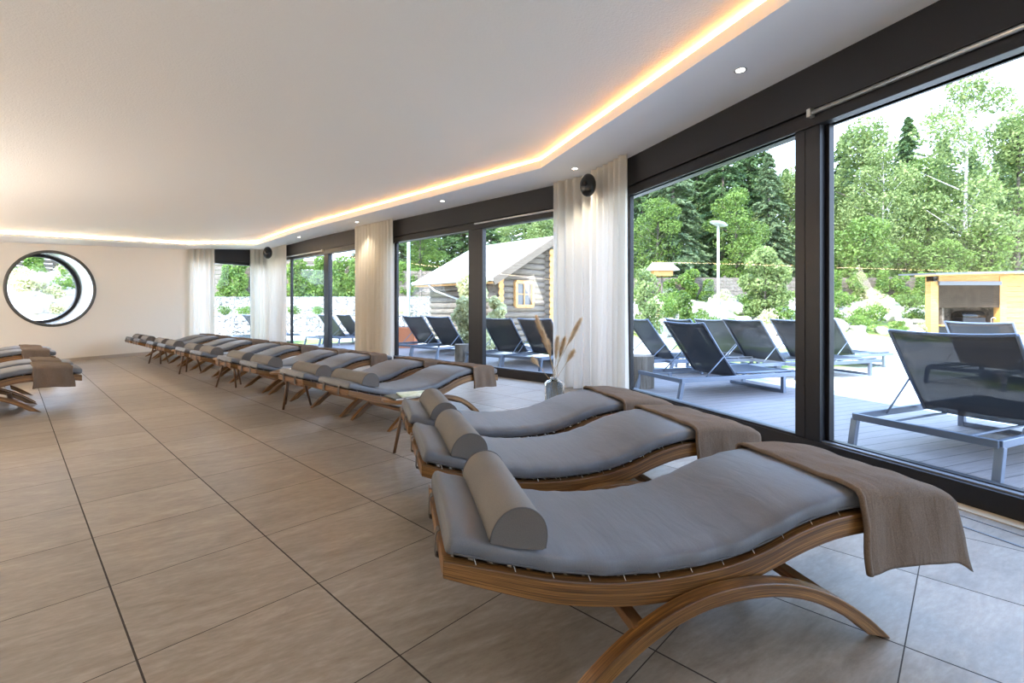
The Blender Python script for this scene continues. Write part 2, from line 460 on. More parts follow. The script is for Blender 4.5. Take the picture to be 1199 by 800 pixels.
# ------------------------------------------------------------------ facade windows
def facade(name, p, q, n, panes, h_top=2.53, h_bot=0.15, roller=None, sillh=0.13, fascia_lo=2.64, label=''):
    """p->q run of the facade (floor points), n outward; panes: list of (a,b) metres from p"""
    d = (q - p); L = d.length; d = d / L
    root = empty(name, (p.x, p.y, 0), 0, label, None, None, 'structure')
    M = Matrix(((d.x, n.x, 0, 0), (d.y, n.y, 0, 0), (0, 0, 1, 0), (0, 0, 0, 1)))
    def bx(nm, m, x0, x1, y0, y1, z0, z1, par=None, bev=0.004):
        k = MB(); k.box(((x0 + x1) / 2, (y0 + y1) / 2, (z0 + z1) / 2), (x1 - x0, y1 - y0, z1 - z0), M)
        return k.build(nm, m, par or root, bevel=bev)
    bx('fascia', M_dark2, 0, L, 0.0, 0.16, fascia_lo + .02, 3.16)
    bx('fascia_reveal', M_dark, 0, L, 0.03, 0.17, fascia_lo - .03, fascia_lo + .02)
    bx('head_rail', M_dark, 0, L, -0.01, 0.15, h_top + .0, fascia_lo - .02)
    bx('threshold', M_dark, 0, L, 0.0, 0.16, -0.04, h_bot - .02)
    bx('track', M_sill, 0, L, 0.03, 0.15, h_bot - .03, h_bot - .008)
    for (a, b), (c, d_) in zip(panes[:-1], panes[1:]):
        bx('centre_post', M_dark, min(b + .03, c - .04), max(b + .04, c - .03), .012, .13, h_bot - .04, h_top + .04)
    for k, (a, b) in enumerate(panes):
        off = 0.035 if k % 2 == 0 else 0.10
        w = 0.085
        fr = MB()
        for (x0, x1, z0, z1) in ((a - w, a, h_bot - .02, h_top + .05), (b, b + w, h_bot - .02, h_top + .05), (a - w, b + w, h_top - .0, h_top + .06), (a - w, b + w, h_bot - .06, h_bot)):
            fr.box(((x0 + x1) / 2, off, (z0 + z1) / 2), (x1 - x0, 0.055, z1 - z0), M)
        f = fr.build('door_leaf', M_dark, root, bevel=0.004)
        g = MB(); g.box(((a + b) / 2, off, (h_bot + h_top) / 2), (b - a + .02, 0.012, h_top - h_bot + .02), M)
        g.build('glass_pane', M_glass, f)
    if roller:
        a, b = roller
        k = MB()
        k.tube([M @ Vector((a, -0.035, fascia_lo - .02)), M @ Vector((b, -0.035, fascia_lo - .02))], 0.017, 10)
        k.box((a + .012, -.035, fascia_lo - .02), (.03, .05, .06), M)
        k.build('shade_rail', M_silver, root)
    return root, M
def along(p, d, px):
    k = (px - 599.5) / 560.0
    return (k * p.y - p.x) / (d.x - k * d.y)
# window A (right): from curtain corner to behind the camera
rA = -fA
a1 = along(pAB, rA, 736); a2 = along(pAB, rA, 930); a3 = along(pAB, rA, 963)
facade('window_1', pAB, pA0, nA, [(a1 + .02, a2), (a3, a3 + 2.7), (a3 + 2.95, a3 + 5.4)], roller=(a3 - .08, a3 + 2.85), label='dark framed sliding glass doors at the right of the room')
b1 = along(pAB, fB, 648); 
bb = [along(pAB, fB, x) for x in (647, 563, 548, 461, 416, 384, 379, 338)]
LB = (pBC - pAB).length
facade('window_2', pAB, pAB + fB * (bb[3] + .12), nB, [(bb[0] - .25, bb[1] - .03), (bb[2] + .03, bb[3])], roller=(.3, bb[1] + .12), label='dark framed sliding glass doors behind the vase')
facade('window_3', pAB + fB * (bb[4] - .1), pBC, nB, [(.1, bb[5] - bb[4] + .1), (bb[6] - bb[4] + .16, bb[7] - bb[4] + .1)], roller=(bb[6] - bb[4] + .1, LB - bb[4] + .0), label='dark framed sliding glass doors at the far end')
LC = (pCW - pBC).length
c1 = along(pBC, fC, 292); c2 = along(pBC, fC, 252)
facade('window_4', pBC, pCW, nC, [(max(.12, c1 - .05), min(LC - .12, c2 + .05))], h_top=2.42, fascia_lo=2.5, label='narrow dark framed window at the far corner')
# solid pier between window 2 and 3
k = MB(); p = pAB + fB * (bb[3] + .12); q = pAB + fB * (bb[4] - .1)
k.prism([tuple(p), tuple(q), tuple(q + nB * .16), tuple(p + nB * .16)], 0, 3.16); o = k.build('wall_front', M_wall); tag(o, kind='structure')
# corner posts
for nm, pc, n_ in (('trim_3', pAB, (nA + nB) * .5), ('trim_4', pBC, (nB + nC) * .5)):
    k = MB(); c = pc + n_ * .1
    k.tube([(c.x, c.y, -.05), (c.x, c.y, 3.16)], 0.085, 10); o = k.build(nm, M_dark); tag(o, kind='structure')

# ------------------------------------------------------------------ far wall with round window
def wall_hole(name, p, q, n, zc0, zc1, cx, cz, R, thick, m):
    d = (q - p); L = d.length; d = d / L
    mb = MB(); NS = 96
    def P(a, z, off): v = p + d * a + n * off; return (v.x, v.y, z)
    angs = [2 * math.pi * k / NS for k in range(NS)]
    for off in (0, thick):
        base = len(mb.v)
        for t in angs:
            mb.v.append(P(cx + R * math.cos(t), cz + R * math.sin(t), off))
        for t in angs:
            c, s = math.cos(t), math.sin(t)
            ks = []
            if c > 1e-9: ks.append((L - cx) / c)
            if c < -1e-9: ks.append(-cx / c)
            if s > 1e-9: ks.append((zc1 - cz) / s)
            if s < -1e-9: ks.append((zc0 - cz) / s)
            r = min(ks); mb.v.append(P(cx + r * c, cz + r * s, off))
        for k in range(NS):
            k2 = (k + 1) % NS
            mb.f.append((base + k, base + NS + k, base + NS + k2, base + k2)); mb.smooth.append(False)
        # corners
        for (a, z) in ((0, zc0), (L, zc0), (L, zc1), (0, zc1)):
            t0 = math.atan2(z - cz, a - cx) % (2 * math.pi)
            k = int(t0 / (2 * math.pi) * NS) % NS; k2 = (k + 1) % NS
            mb.v.append(P(a, z, off)); mb.f.append((base + NS + k, len(mb.v) - 1, base + NS + k2)); mb.smooth.append(False)
    o = mb.build(name, m); return tag(o, kind='structure')
wc = Vector((-9.628, 10.03)); cW = (wc - pWE).dot(dW); RW = 0.775; ZW = 1.56
wall_hole('wall_far', pWE, pCW + dW * .0, nW, 0, 3.17, cW, ZW, RW, 0.52, M_wall)
rw = empty('window_5', (wc.x, wc.y, ZW), 0, 'round porthole window with deep steel reveal in the far wall', None, None, 'structure')
Mw = Matrix(((dW.x, nW.x, 0, 0), (dW.y, nW.y, 0, 0), (0, 0, 1, 0), (0, 0, 0, 1)))
def ring(name, m, prof, seg=96):
    k = MB()
    k.grid(lambda u, v: Mw @ Vector((prof[int(round(u * (len(prof) - 1)))][0] * math.cos(2 * math.pi * v), prof[int(round(u * (len(prof) - 1)))][1], prof[int(round(u * (len(prof) - 1)))][0] * math.sin(2 * math.pi * v))), len(prof) - 1, seg, closed_v=True)
    return k.build(name, m, rw)
ring('outer_ring', M_ringd, [(RW - .035, .0), (RW - .035, -.012), (RW + .025, -.012), (RW + .025, .0)])
ring('reveal', M_ring, [(RW - .032, -.005), (RW - .045, .42)])
fr_ = ring('glazing_frame', M_dark, [(RW - .045, .40), (RW - .10, .40), (RW - .10, .47), (RW - .03, .47)])
k = MB(); k.poly([tuple(Mw @ Vector(((RW - .095) * math.cos(2 * math.pi * t / 64), .43, (RW - .095) * math.sin(2 * math.pi * t / 64)))) for t in range(64)])
k.build('glass_pane', M_glass, fr_)
# skirting
k = MB(); k.prism([tuple(pWE), tuple(pCW), tuple(pCW - nW * .012), tuple(pWE - nW * .012)], 0, 0.07); o = k.build('baseboard_far', M_base); tag(o, kind='structure')
# back wall behind the camera
BW = [(-13.9, -2.6), (4.9, -2.6)]
k = MB()
k.box((-4.4, -2.7, 1.6), (19, .2, 3.2))
o = k.build('wall_back', M_wall); tag(o, kind='structure')

k = MB()
for (o0, o1, m_) in ((.00, .10, 0), (.19, .196, 1), (.335, .350, 1)):
    k = MB(); a_, b_ = pA0 - nA * o0, pAB - nA * o0; c_, d_ = pAB - nA * o1, pA0 - nA * o1
    k.prism([tuple(a_), tuple(d_), tuple(c_), tuple(b_)][::-1], 0, .003 if m_ else .006)
    o = k.build('trim_%d' % (5 + int(o0 * 10)), MATS['threshold_strip'] if not m_ else M_sill); tag(o, kind='structure')
# ------------------------------------------------------------------ curtains
def onp(p, d, n_in, off, px):
    return p + d * along(p + n_in * off, d, px)
def curtain(p, q, n_in, off, z1f, seed, label, folds_per_m=8, cat='curtain'):
    d = (q - p); L = d.length; d = d / L; R = random.Random(seed)
    NF = max(3, int(L * folds_per_m)); ph = [R.uniform(-.5, .5) for _ in range(NF + 3)]; am = [R.uniform(.6, 1.25) for _ in range(NF + 3)]
    c = p.lerp(q, .5) + n_in * off
    def P(u, v):
        x = u * L; f = u * NF; i = int(f)
        A = am[i] * (1 - (f - i)) + am[i + 1] * (f - i); pp = ph[i] * (1 - (f - i)) + ph[i + 1] * (f - i)
        zz = 1 - v
        a = 0.044 * (0.80 + .45 * zz) * A
        y = a * math.sin(2 * math.pi * f + pp * zz * 1.3) + 0.008 * math.sin(5 * u + 3 * zz + seed)
        xx = x + 0.012 * math.sin(2 * math.pi * f * 2) * zz
        w = p + d * xx + n_in * (off + y)
        return (w.x - c.x, w.y - c.y, 0.012 + (z1f(w.x, w.y) - .02) * v)
    k = MB(); k.grid(P, NF * 10, 10)
    o = k.build('curtain', M_curt); o.location = (c.x, c.y, 0)
    # header tape part
    k = MB()
    def Q(u, v):
        a = Vector(P(u, 0.975 + .025 * v)); w = a.xy - n_in * -0.004; return (w.x, w.y, a.z)
    k.grid(Q, NF * 10, 1); h = k.build('heading_tape', M_curt, o)
    return tag(o, label, cat, 'linen curtains')
zf = lambda x, y: soff_h(x, y)
curtain(onp(pAB, fB, -nB, .14, 697), onp(pAB, fB, -nB, .14, 648), -nB, .14, zf, 1, 'cream curtain behind the pampas vase, left of the nearer wall speaker')
curtain(onp(pAB, -fA, -nA, .14, 694), onp(pAB, -fA, -nA, .14, 733), -nA, .14, zf, 2, 'narrow cream curtain between the nearer wall speaker and the right-hand glass doors')
curtain(onp(pAB, fB, -nB, .14, 460), onp(pAB, fB, -nB, .14, 416), -nB, .14, zf, 3, 'cream curtain hanging alone between two pairs of dark glass doors')
curtain(onp(pAB, fB, -nB, .10, 335), onp(pAB, fB, -nB, .10, 312), -nB, .10, zf, 4, 'cream curtain just right of the farther wall speaker')
curtain(onp(pBC, fC, -nC, .10, 318), onp(pBC, fC, -nC, .10, 293), -nC, .10, zf, 5, 'cream curtain just left of the farther wall speaker')
curtain(onp(pBC, fC, -nC, .10, 251), onp(pBC, fC, -nC, .10, 221), -nC, .10, zf, 6, 'cream curtain beside the beige wall with the round window')

# wall speakers (black ellipsoid on bracket)
def speaker(loc, ang, label, s=1.0):
    r = empty('wall_speaker', loc, ang, label, 'speaker', 'wall speakers')
    k = MB()
    def S(u, v):
        t = math.pi * u; p = 2 * math.pi * v
        return (0.075 * s * math.cos(t) * (1.0 if math.cos(t) > 0 else .7), 0.105 * s * math.sin(t) * math.cos(p), 0.15 * s * math.sin(t) * math.sin(p))
    k.grid(S, 16, 24, closed_v=True); k.build('housing', M_black, r)
    k = MB(); k.lathe([(0.001, .0), (.03, .0), (.03, .012), (.001, .014)], 16); g = k.build('grille_badge', M_dark, r); g.rotation_euler = (0, math.pi / 2, 0); g.location = (.074 * s, -.01, .0)
    k = MB(); k.tube([(-.04, 0, 0), (-.16, 0, .02), (-.16, 0, .12)], .012, 8); k.build('bracket', M_black, r)
    return r
xs, ys = ray(688.5, 6.15); speaker((xs, ys, hat(688, 217, 6.15)), math.radians(-115), 'black oval speaker on the curtained corner above the pampas vase')
xs, ys = ray(313.5, 13.6); speaker((xs, ys, hat(313, 296, 13.6)), math.radians(-80), 'small black oval speaker at the far curtained corner', 1.15)

# downlights in the soffit
def downlight(px, y, label):
    z = (H - 1.14) * 560 / (361.5 - y); x = (px - 599.5) / 560 * z
    r = empty('downlight', (x, z, soff_h(x, z) - .002), 0, label, 'ceiling light', 'recessed downlights')
    d = bpy.data.lights.new('downlight_beam', 'SPOT'); d.energy = 45; d.spot_size = math.radians(95); d.spot_blend = .7; d.color = (1.0, .86, .66); d.shadow_soft_size = .04
    lo = bpy.data.objects.new('downlight_beam', d); COL.objects.link(lo); lo.location = (x, z, soff_h(x, z) - .03)
    k = MB(); k.lathe([(.033, -.001), (.046, -.003), (.048, .0), (.046, .004)], 20); k.build('trim_ring', M_silver, r)
    k = MB(); k.lathe([(.0005, -.002), (.033, -.002), (.034, .001)], 20); k.build('lens', M_lamp, r)
downlight(867, 82, 'round recessed downlight nearest the right-hand glass doors')
downlight(673, 197.5, 'recessed downlight just in front of the nearer wall speaker')
downlight(518, 235.5, 'recessed downlight over the doors facing the log cabin')
downlight(418, 260, 'recessed downlight above the lone curtain')
downlight(350, 277, 'smallest recessed downlight near the farther wall speaker')

# ------------------------------------------------------------------ wave lounger
S_ = [0, .15, .33, .5, .62, .73, .9, 1.0, 1.1, 1.2, 1.33, 1.45, 1.6, 1.75, 1.87]
TOPS = [.430, .385, .333, .300, .290, .286, .294, .310, .337, .372, .402, .414, .411, .396, .372]
BOTS = [.380, .322, .260, .226, .214, .211, .219, .235, .263, .297, .329, .342, .341, .327, .305]
def rt(s): return crom(S_, TOPS, s)
def rb(s): return crom(S_, BOTS, s)
X0 = 0.95
LH = 0.303      # half width to rail outside
def beam_curve(name, top, bot, y0, y1, n, parent):
    """sweep: top(t), bot(t) -> (s,z); width in y"""
    k = MB(); uv = []
    for i in range(n + 1):
        t = i / n; a = top(t); b = bot(t)
        for (p, y, vv) in ((a, y0, 0), (a, y1, 0.02), (b, y1, .07), (b, y0, .07)):
            k.v.append((p[0] - X0, y, p[1])); uv.append((t * 1.9, vv))
    for i in range(n):
        for j in range(4):
            j2 = (j + 1) % 4
            k.f.append((4 * i + j, 4 * i + j2, 4 * i + 4 + j2, 4 * i + 4 + j)); k.smooth.append(False)
    k.f.append((3, 2, 1, 0)); k.f.append((4 * n, 4 * n + 1, 4 * n + 2, 4 * n + 3)); k.smooth += [False, False]
    o = k.build(name, M_lam, parent, bevel=0.004, uvfn=uv)
    return o
def arc_pts(t, off):
    # off 0 outer curve, positive inward along the normal
    x = -0.58 + 1.16 * t
    f = lambda q: 0.262 * (1 - abs(q / .58) ** 2.2)
    z = f(x); dz = (f(x + .004) - f(x - .004)) / .008
    L = math.hypot(1, dz)
    px, pz = x + dz / L * off, z - off / L
    return px + .955, pz
def arc_in(t):
    s, z = arc_pts(t, .045)
    # keep the cut foot flat on the floor
    return (s, z)
def make_lounger():
    r = empty('wave_lounger', (0, 0, 0))
    for sg in (-1, 1):
        beam_curve('side_rail', lambda t: (1.87 * t, rt(1.87 * t)), lambda t: (1.87 * t, rb(1.87 * t)), sg * LH - (0 if sg < 0 else .04), sg * LH + (.04 if sg < 0 else 0), 44, r)
    for sg in (-1, 1):
        y0 = sg * (LH + .032)
        # clip both curves at the floor
        def outer_(t): return arc_pts(t, 0)
        def inner_(t):
            lo = .060; tt = lo + (1 - 2 * lo) * t
            s, z = arc_pts(tt, .045); return (s, max(z, 0.0))
        beam_curve('leg', outer_, inner_, y0 - .026, y0 + .026, 36, r)
    for s, z in ((.60, .155), (1.30, .150)):
        k = MB(); k.box((s - X0, 0, z), (.045, 2 * (LH + .02), .03)); 
        k.build('crossbar', MATS['bentwood_bar'], r, bevel=.003)
    k = MB(); k.box((.014 - X0, 0, .400), (.028, 2 * LH - .078, .05)); k.build('head_rail', MATS['bentwood_bar'], r, bevel=.003)
    k = MB(); k.box((1.856 - X0, 0, .335), (.028, 2 * LH - .078, .05)); k.build('foot_rail', MATS['bentwood_bar'], r, bevel=.003)
    # slats
    k = MB()
    n = 30
    for i in range(n):
        s = .06 + i * (1.74 / (n - 1)); z = rt(s) - .016; sl = math.atan2(rt(s + .01) - rt(s - .01), .02)
        k.box((0, 0, 0), (.036, 2 * LH - .082, .016), Matrix.Translation((s - X0, 0, z)) @ Matrix.Rotation(-sl, 4, 'Y'))
    k.build('slats', M_slat, r)
    # mattress
    T = .062
    def mz(s): return rt(s) + .007
    def sect(s, w, th):
        pts = []
        nn = 28; sl = math.atan2(mz(s + .01) - mz(s - .01), .02)
        for j in range(nn):
            a = 2 * math.pi * j / nn; ca, sa = math.cos(a), math.sin(a)
            y = w * math.copysign(abs(ca) ** (.17), ca); q = math.copysign(abs(sa) ** (.36), sa)
            z = th / 2 + q * th / 2
            if q > 0: z += .010 * (1 - (y / w) ** 4)
            pts.append((y, z))
        return pts, sl
    ss = [.004, .008, .018, .035] + [.06 + i * .0355 for i in range(50)] + [1.835, 1.852, 1.862, 1.866]
    rows = []
    for s in ss:
        e = min((s - .002) / .014, (1.868 - s) / .02, 1.0); e = math.sqrt(max(1 - (1 - e) ** 2, 0.0))
        pts, sl = sect(s, .292 - .02 * (1 - e), T * (.25 + .75 * e))
        lift = T * .375 * (1 - e)
        rows.append([(s - X0 - math.sin(sl) * (z + lift), y + .0035 * math.sin(s * 37 + y * 3) * (abs(y) / .292) ** 6, mz(s) + math.cos(sl) * (z + lift) + (.0022 * math.sin(s * 61 + 2 * math.sin(y * 9)) if z > T * .8 else 0) * (abs(y) / .292) ** 1.5) for y, z in pts])
    k = MB(); W = len(rows[0])
    for rr in rows: k.v += rr
    for i in range(len(rows) - 1):
        for j in range(W):
            j2 = (j + 1) % W; k.f.append((i * W + j, i * W + j2, (i + 1) * W + j2, (i + 1) * W + j)); k.smooth.append(True)
    k.f.append(tuple(range(W - 1, -1, -1))); k.f.append(tuple((len(rows) - 1) * W + j for j in range(W))); k.smooth += [True, True]
    mt = k.build('mattress', M_matt, r)
    # piping seam on the near and far lower edge
    for sg in (-1, 1):
        k = MB(); k.tube([(s - X0, sg * .290, mz(s) + .014) for s in [.03 + i * .03 for i in range(61)]], .0035, 6); k.build('piping', M_pipe, mt)
    # elastic cords
    for sg in (-1, 1):
        for i in range(15):
            s = .09 + i * .118; k = MB()
            k.tube([(s - X0, sg * .280, mz(s) + .012), (s - X0 + .006, sg * .291, rt(s) - .002)], .0011, 5)
            k.build('elastic_cord', M_string, mt)
    # bolster: half round roll lying across
    s0, s1, hh = .135, .305, .110
    sc = (s0 + s1) / 2; sl = math.atan2(rt(s1) - rt(s0), s1 - s0); zb = (rt(s0) + rt(s1)) / 2 + .014 + T + .004
    prof = []
    for j in range(25):
        a = math.pi * j / 24
        prof.append((.087 * math.cos(a) * (1.0), hh * math.sin(a) ** .8))
    prof += [(-.080, -.006), (0, -.010), (.080, -.006)]
    Mx = Matrix.Translation((sc - X0, 0, zb)) @ Matrix.Rotation(-sl * .8, 4, 'Y')
    k = MB(); n = len(prof); ys_ = [-.293, -.290, -.284] + [-.27 + .054 * i for i in range(11)] + [.284, .290, .293]
    for y in ys_:
        sc_ = 1.0 if abs(y) < .286 else (.985 if abs(y) < .291 else .965)
        for (a, b) in prof: k.v.append(tuple(Mx @ Vector((a * sc_, y, b * sc_ + (1 - sc_) * .04))))
    for i in range(len(ys_) - 1):
        for j in range(n):
            j2 = (j + 1) % n; k.f.append((i * n + j, (i + 1) * n + j, (i + 1) * n + j2, i * n + j2)); k.smooth.append(True)
    bo = k.build('bolster', M_bol, r)
    for sg in (-1, 1):
        k = MB(); k.poly([tuple(Mx @ Vector((a * .97, sg * .2945, b * .97 + .001))) for a, b in (prof if sg < 0 else prof[::-1])]); k.build('bolster_end', M_bolend, bo)
        k = MB(); k.tube([tuple(Mx @ Vector((a * .985, sg * .292, b * .985 + .001))) for a, b in prof[:25]], .0032, 6); k.build('piping', M_pipe, bo)
    # straps
    for y in (-.14, .14):
        pts = [(.004, .452), (-.004, .446), (-.008, .43), (-.009, .372), (.004, .366)]
        k = MB()
        for a, b in zip(pts[:-1], pts[1:]):
            k.quad((a[0] - X0, y - .017, a[1]), (b[0] - X0, y - .017, b[1]), (b[0] - X0, y + .017, b[1]), (a[0] - X0, y + .017, a[1]))
        k.build('strap', M_bolend, r, solid=.003)
    return r
mat('bentwood_bar', rough=0.4, build=b_wood((0.09, 0.038, 0.012), (0.25, 0.12, 0.042), 'y'))

def lounger_frame(near_head, u):
    """near_head: floor point under the near head corner; u: direction to the foot end"""
    v = Vector((-u.y, u.x))
    c = near_head + v * LH + u * X0
    return c, math.atan2(u.y, u.x)
def make_towel(seed, s0=1.46, s1=1.90, drop=.24, flare=.05, far=.10):
    R = random.Random(seed); ph = [R.uniform(0, 6) for _ in range(8)]
    def top(s):
        s = min(s, 1.87); return rt(s) + .014 + .062 + .012
    W_ = .303
    def P(u, v):
        s = s0 + (s1 - s0) * u
        near = .45 * (top(s) - (top(1.6) - drop)) + .55 * drop + .004 * math.sin(6 * u + ph[0])
        Lt = far + 2 * W_ + near; t = v * Lt
        zt = top(s) - (0.03 * max(0, (s - 1.84) / .06) ** 2)
        rad = .03
        amp = .004
        if t < far:
            q = far - t; y = W_ + .012 + .004 * math.sin(9 * u + ph[1]); z = zt - rad * .5 - q * .98; 
        elif t < far + 2 * W_:
            y = W_ - (t - far); e = min(1, (W_ - abs(y)) / .05); z = zt - .02 * (1 - math.sqrt(max(0, 1 - (1 - e) ** 2)))
            z += .0035 * math.sin(15 * y + 5 * u + ph[2]) * math.sin(9 * u + ph[3]) + .002 * math.sin(40 * y + ph[4] + 3 * u)
            y += .012 * (-1 if y < 0 else 1) * (1 - e)
        else:
            q = t - far - 2 * W_; y = -W_ - .012 - .006 * math.sin(13 * u + ph[5]) * q / .2 - .022 * q / .25 - .005 * math.sin(17 * u + ph[6] + q * 6) * min(1, q / .08); z = zt - .02 - q
            s = s + (u - .15) * flare * (q / .25) + .004 * math.sin(30 * q + ph[7])
        return (s - X0, y, z)
    k = MB(); n0, W = k.grid(P, 26, 90)
    o = k.build('towel', M_towel, solid=.012, bevel=0)
    # folded second layer seen as a thick hem along the front edge
    k = MB()
    k.tube([tuple(Vector(P(0.02, v)) + Vector((0, 0, -.001))) for v in [i / 60 for i in range(8, 61)]], .0105, 8)
    k.build('folded_edge', M_towel, o)
    return o

L0 = make_lounger(); index_kids(L0)
T_var = [make_towel(3, s0=1.455, s1=1.90, drop=.255, flare=.05), make_towel(5, drop=.19, flare=.05, s0=1.46, s1=1.885), make_towel(8, drop=.165, flare=.02, s0=1.47, s1=1.885), make_towel(11, drop=.215, flare=.03, s0=1.47, s1=1.79), make_towel(14, drop=.17, flare=.02, s0=1.49, s1=1.80), make_towel(17, drop=.155, flare=.0, s0=1.50, s1=1.76)]
for t in T_var: index_kids(t)
used = {'L': False, 'T': set()}
def put_lounger(nh, u, label, tlabel, tv, grp, tgrp='brown towels on loungers'):
    c, a = lounger_frame(nh, u)
    o = L0 if not used['L'] else copy_tree(L0); used['L'] = True
    o.location = (c.x, c.y, 0); o.rotation_euler = (0, 0, a); tag(o, label, 'lounger', grp)
    t0 = T_var[tv]; t = t0 if tv not in used['T'] else copy_tree(t0); used['T'].add(tv)
    t.location = (c.x, c.y, 0); t.rotation_euler = (0, 0, a); tag(t, tlabel, 'towel', tgrp)
    return c
def U(deg): return Vector((math.cos(math.radians(deg)), math.sin(math.radians(deg))))
G1 = 'three loungers in the foreground'
put_lounger(Vector((-.194, 1.343)), U(13.7), 'nearest wave lounger, grey mattress and wooden arc legs filling the foreground', 'large smooth brown towel draped over the foot of the nearest lounger', 0, G1)
put_lounger(Vector((-.410, 2.166)), U(16.7), 'wave lounger in the middle of the three foreground loungers', 'brown towel on the middle one of the three foreground loungers', 1, G1)
put_lounger(Vector((-.630, 2.896)), U(17.5), 'wave lounger at the back of the three in the foreground, beside the pampas vase', 'brown towel on the third foreground lounger, in front of the curtain corner', 2, G1)
rd = Vector((-.738, .675)).normalized(); uB = Vector((rd.y, -rd.x))
base4 = Vector((-1.424, 4.163))
offs = [0, .90, 2.14, 3.02, 4.33, 5.21, 6.50, 7.40, 8.70, 9.56]
words = ['first', 'second', 'third', 'fourth', 'fifth', 'sixth', 'seventh', 'eighth', 'ninth', 'last']
G2 = 'long row of loungers along the windows'
centers = []
for i, a in enumerate(offs):
    w = words[i]
    extra = {0: ', beside the magazines', 9: ', by the far wall'}.get(i, '')
    c = put_lounger(base4 + rd * a, uB, f'{w} wave lounger of the long window row counted from the front{extra}',
                f'brown towel over the foot of the {w} lounger of the long window row', [3, 4, 5, 3, 4, 5, 3, 4, 5, 4][i], G2)
G3 = 'loungers cut off by the left edge'
end1 = Vector((-4.97, 5.53))
for i, (e, lab, tl) in enumerate(((end1, 'lounger at the left edge nearest the camera', 'brown towel with dark lining on the nearest left-edge lounger'),
                  (end1 + rd * .86, 'second lounger at the left edge, close behind the nearest one there', 'brown towel on the second left-edge lounger, mostly hidden'),
                  (end1 + rd * 3.2, 'third lounger at the left edge, standing apart under the round window', 'light brown towel on the left-edge lounger below the round window'),
                  (end1 + rd * 4.06, 'farthest lounger at the left edge, mostly hidden behind the third', 'brown towel on the farthest left-edge lounger'))):
    put_lounger(e - uB * 1.87, uB, lab, tl, [3, 5, 4, 5][i], G3)

# ------------------------------------------------------------------ side tables
M_tab = mat('table_wood', rough=.4, build=b_wood((0.11, 0.052, 0.02), (0.30, 0.16, 0.065), 'x'))
M_leg = mat('dark_leg_wood', rough=.4, build=b_wood((0.06, 0.028, 0.012), (0.16, 0.08, 0.035), 'z'))
def make_table():
    r = empty('side_table', (0, 0, 0))
    k = MB(); pts = []
    for j in range(48):
        a = 2 * math.pi * j / 48
        rr = .235 * (1 - .10 * math.cos(3 * a)); pts.append((rr * math.cos(a), rr * math.sin(a)))
    k.prism(pts, .40, .422); k.build('tabletop', M_tab, r, bevel=.004)
    for j in range(3):
        a = math.radians(90 + 120 * j); k = MB()
        k.tube([(.19 * math.cos(a), .19 * math.sin(a), 0), (.09 * math.cos(a), .09 * math.sin(a), .40)], [.012, .018], 8)
        k.build('leg', M_leg, r)
    k = MB(); k.lathe([(.001, .385), (.11, .385), (.12, .40)], 20); k.build('apron', M_leg, r)
    return r
tb = make_table(); index_kids(tb)
tpos = [(Vector((-.80, 3.91)), .3, 'three-legged side table with magazines between the third and fourth loungers')]
for i, a in enumerate((.90, 3.02, 5.21, 7.40)):
    tpos.append((base4 + rd * (a + LH * 2 + .27) + uB * .28, .9 + i, f'three-legged wooden side table between the {words[2*i+1]} and {words[2*i+2]} loungers of the long window row'))
for i, (p, a, lab) in enumerate(tpos):
    t = tb if i == 0 else copy_tree(tb)
    t.location = (p.x, p.y, 0); t.rotation_euler = (0, 0, a); tag(t, lab, 'table', 'side tables')
# magazines on table 1, paper on the others
M_mag = mat('magazine_cover', rough=.35, build=b_var((0.42, 0.52, 0.24), (0.80, 0.82, 0.66), 9))
M_magd = mat('magazine_dark', (0.03, 0.035, 0.03), .4)
M_page = mat('paper_edges', (0.85, 0.84, 0.8), .8)
def magazine(p, z, a, w, h, t, m, label):
    r = empty('magazine', (p[0], p[1], z), a, label, 'magazine', 'magazines on side tables')
    k = MB(); k.box((0, 0, t / 2), (w, h, t * .7)); k.build('pages', M_page, r)
    k = MB(); k.box((0, 0, t - .0012), (w + .004, h + .004, .0016)); k.box((0, 0, .0010), (w + .004, h + .004, .0016)); k.box((-w / 2 - .001, 0, t / 2), (.002, h + .004, t - .001)); k.build('cover', m, r)
magazine((-.86, 3.91), .423, .7, .30, .22, .012, M_magd, 'dark magazine lying flat on the nearest side table')
magazine((-.78, 3.93), .4365, .45, .29, .21, .010, M_mag, 'green and white magazine on top of the dark one on the nearest side table')
for i, (p, a, lab) in enumerate(tpos[1:]):
    magazine((p.x, p.y), .423, a * 1.7, .24, .17, .008, M_page, f'white leaflet on the side table between the {words[2*i+1]} and {words[2*i+2]} row loungers')

# ------------------------------------------------------------------ vase with pampas grass
def vase():
    x, y = ray(649, 5.75)
    gm = bpy.data.materials.new('smoked_glass'); gm.use_nodes = True; b = gm.node_tree.nodes['Principled BSDF']
    b.inputs['Base Color'].default_value = (.62, .66, .68, 1); b.inputs['Transmission Weight'].default_value = 1.0; b.inputs['Roughness'].default_value = .03; b.inputs['IOR'].default_value = 1.15
    k = MB(); k.lathe([(.001, .012), (.09, .012), (.112, .02), (.118, .06), (.122, .20), (.118, .255), (.09, .285), (.05, .295), (.046, .31), (.050, .325), (.044, .325), (.040, .31), (.044, .29), (.085, .278), (.111, .25), (.115, .20), (.111, .06), (.105, .03), (.001, .022)], 32)
    o = k.build('vase', gm); o.location = (x, y, -.01); tag(o, 'smoked glass vase on the floor in front of the corner curtain', 'vase')
    return x, y
vx, vy = vase()
M_stem = mat('dry_stem', (0.42, 0.30, 0.16), .8)
M_plume = mat('pampas_plume', rough=.95, build=b_var((0.58, 0.43, 0.27), (0.84, 0.70, 0.50), 8))
R = random.Random(5)
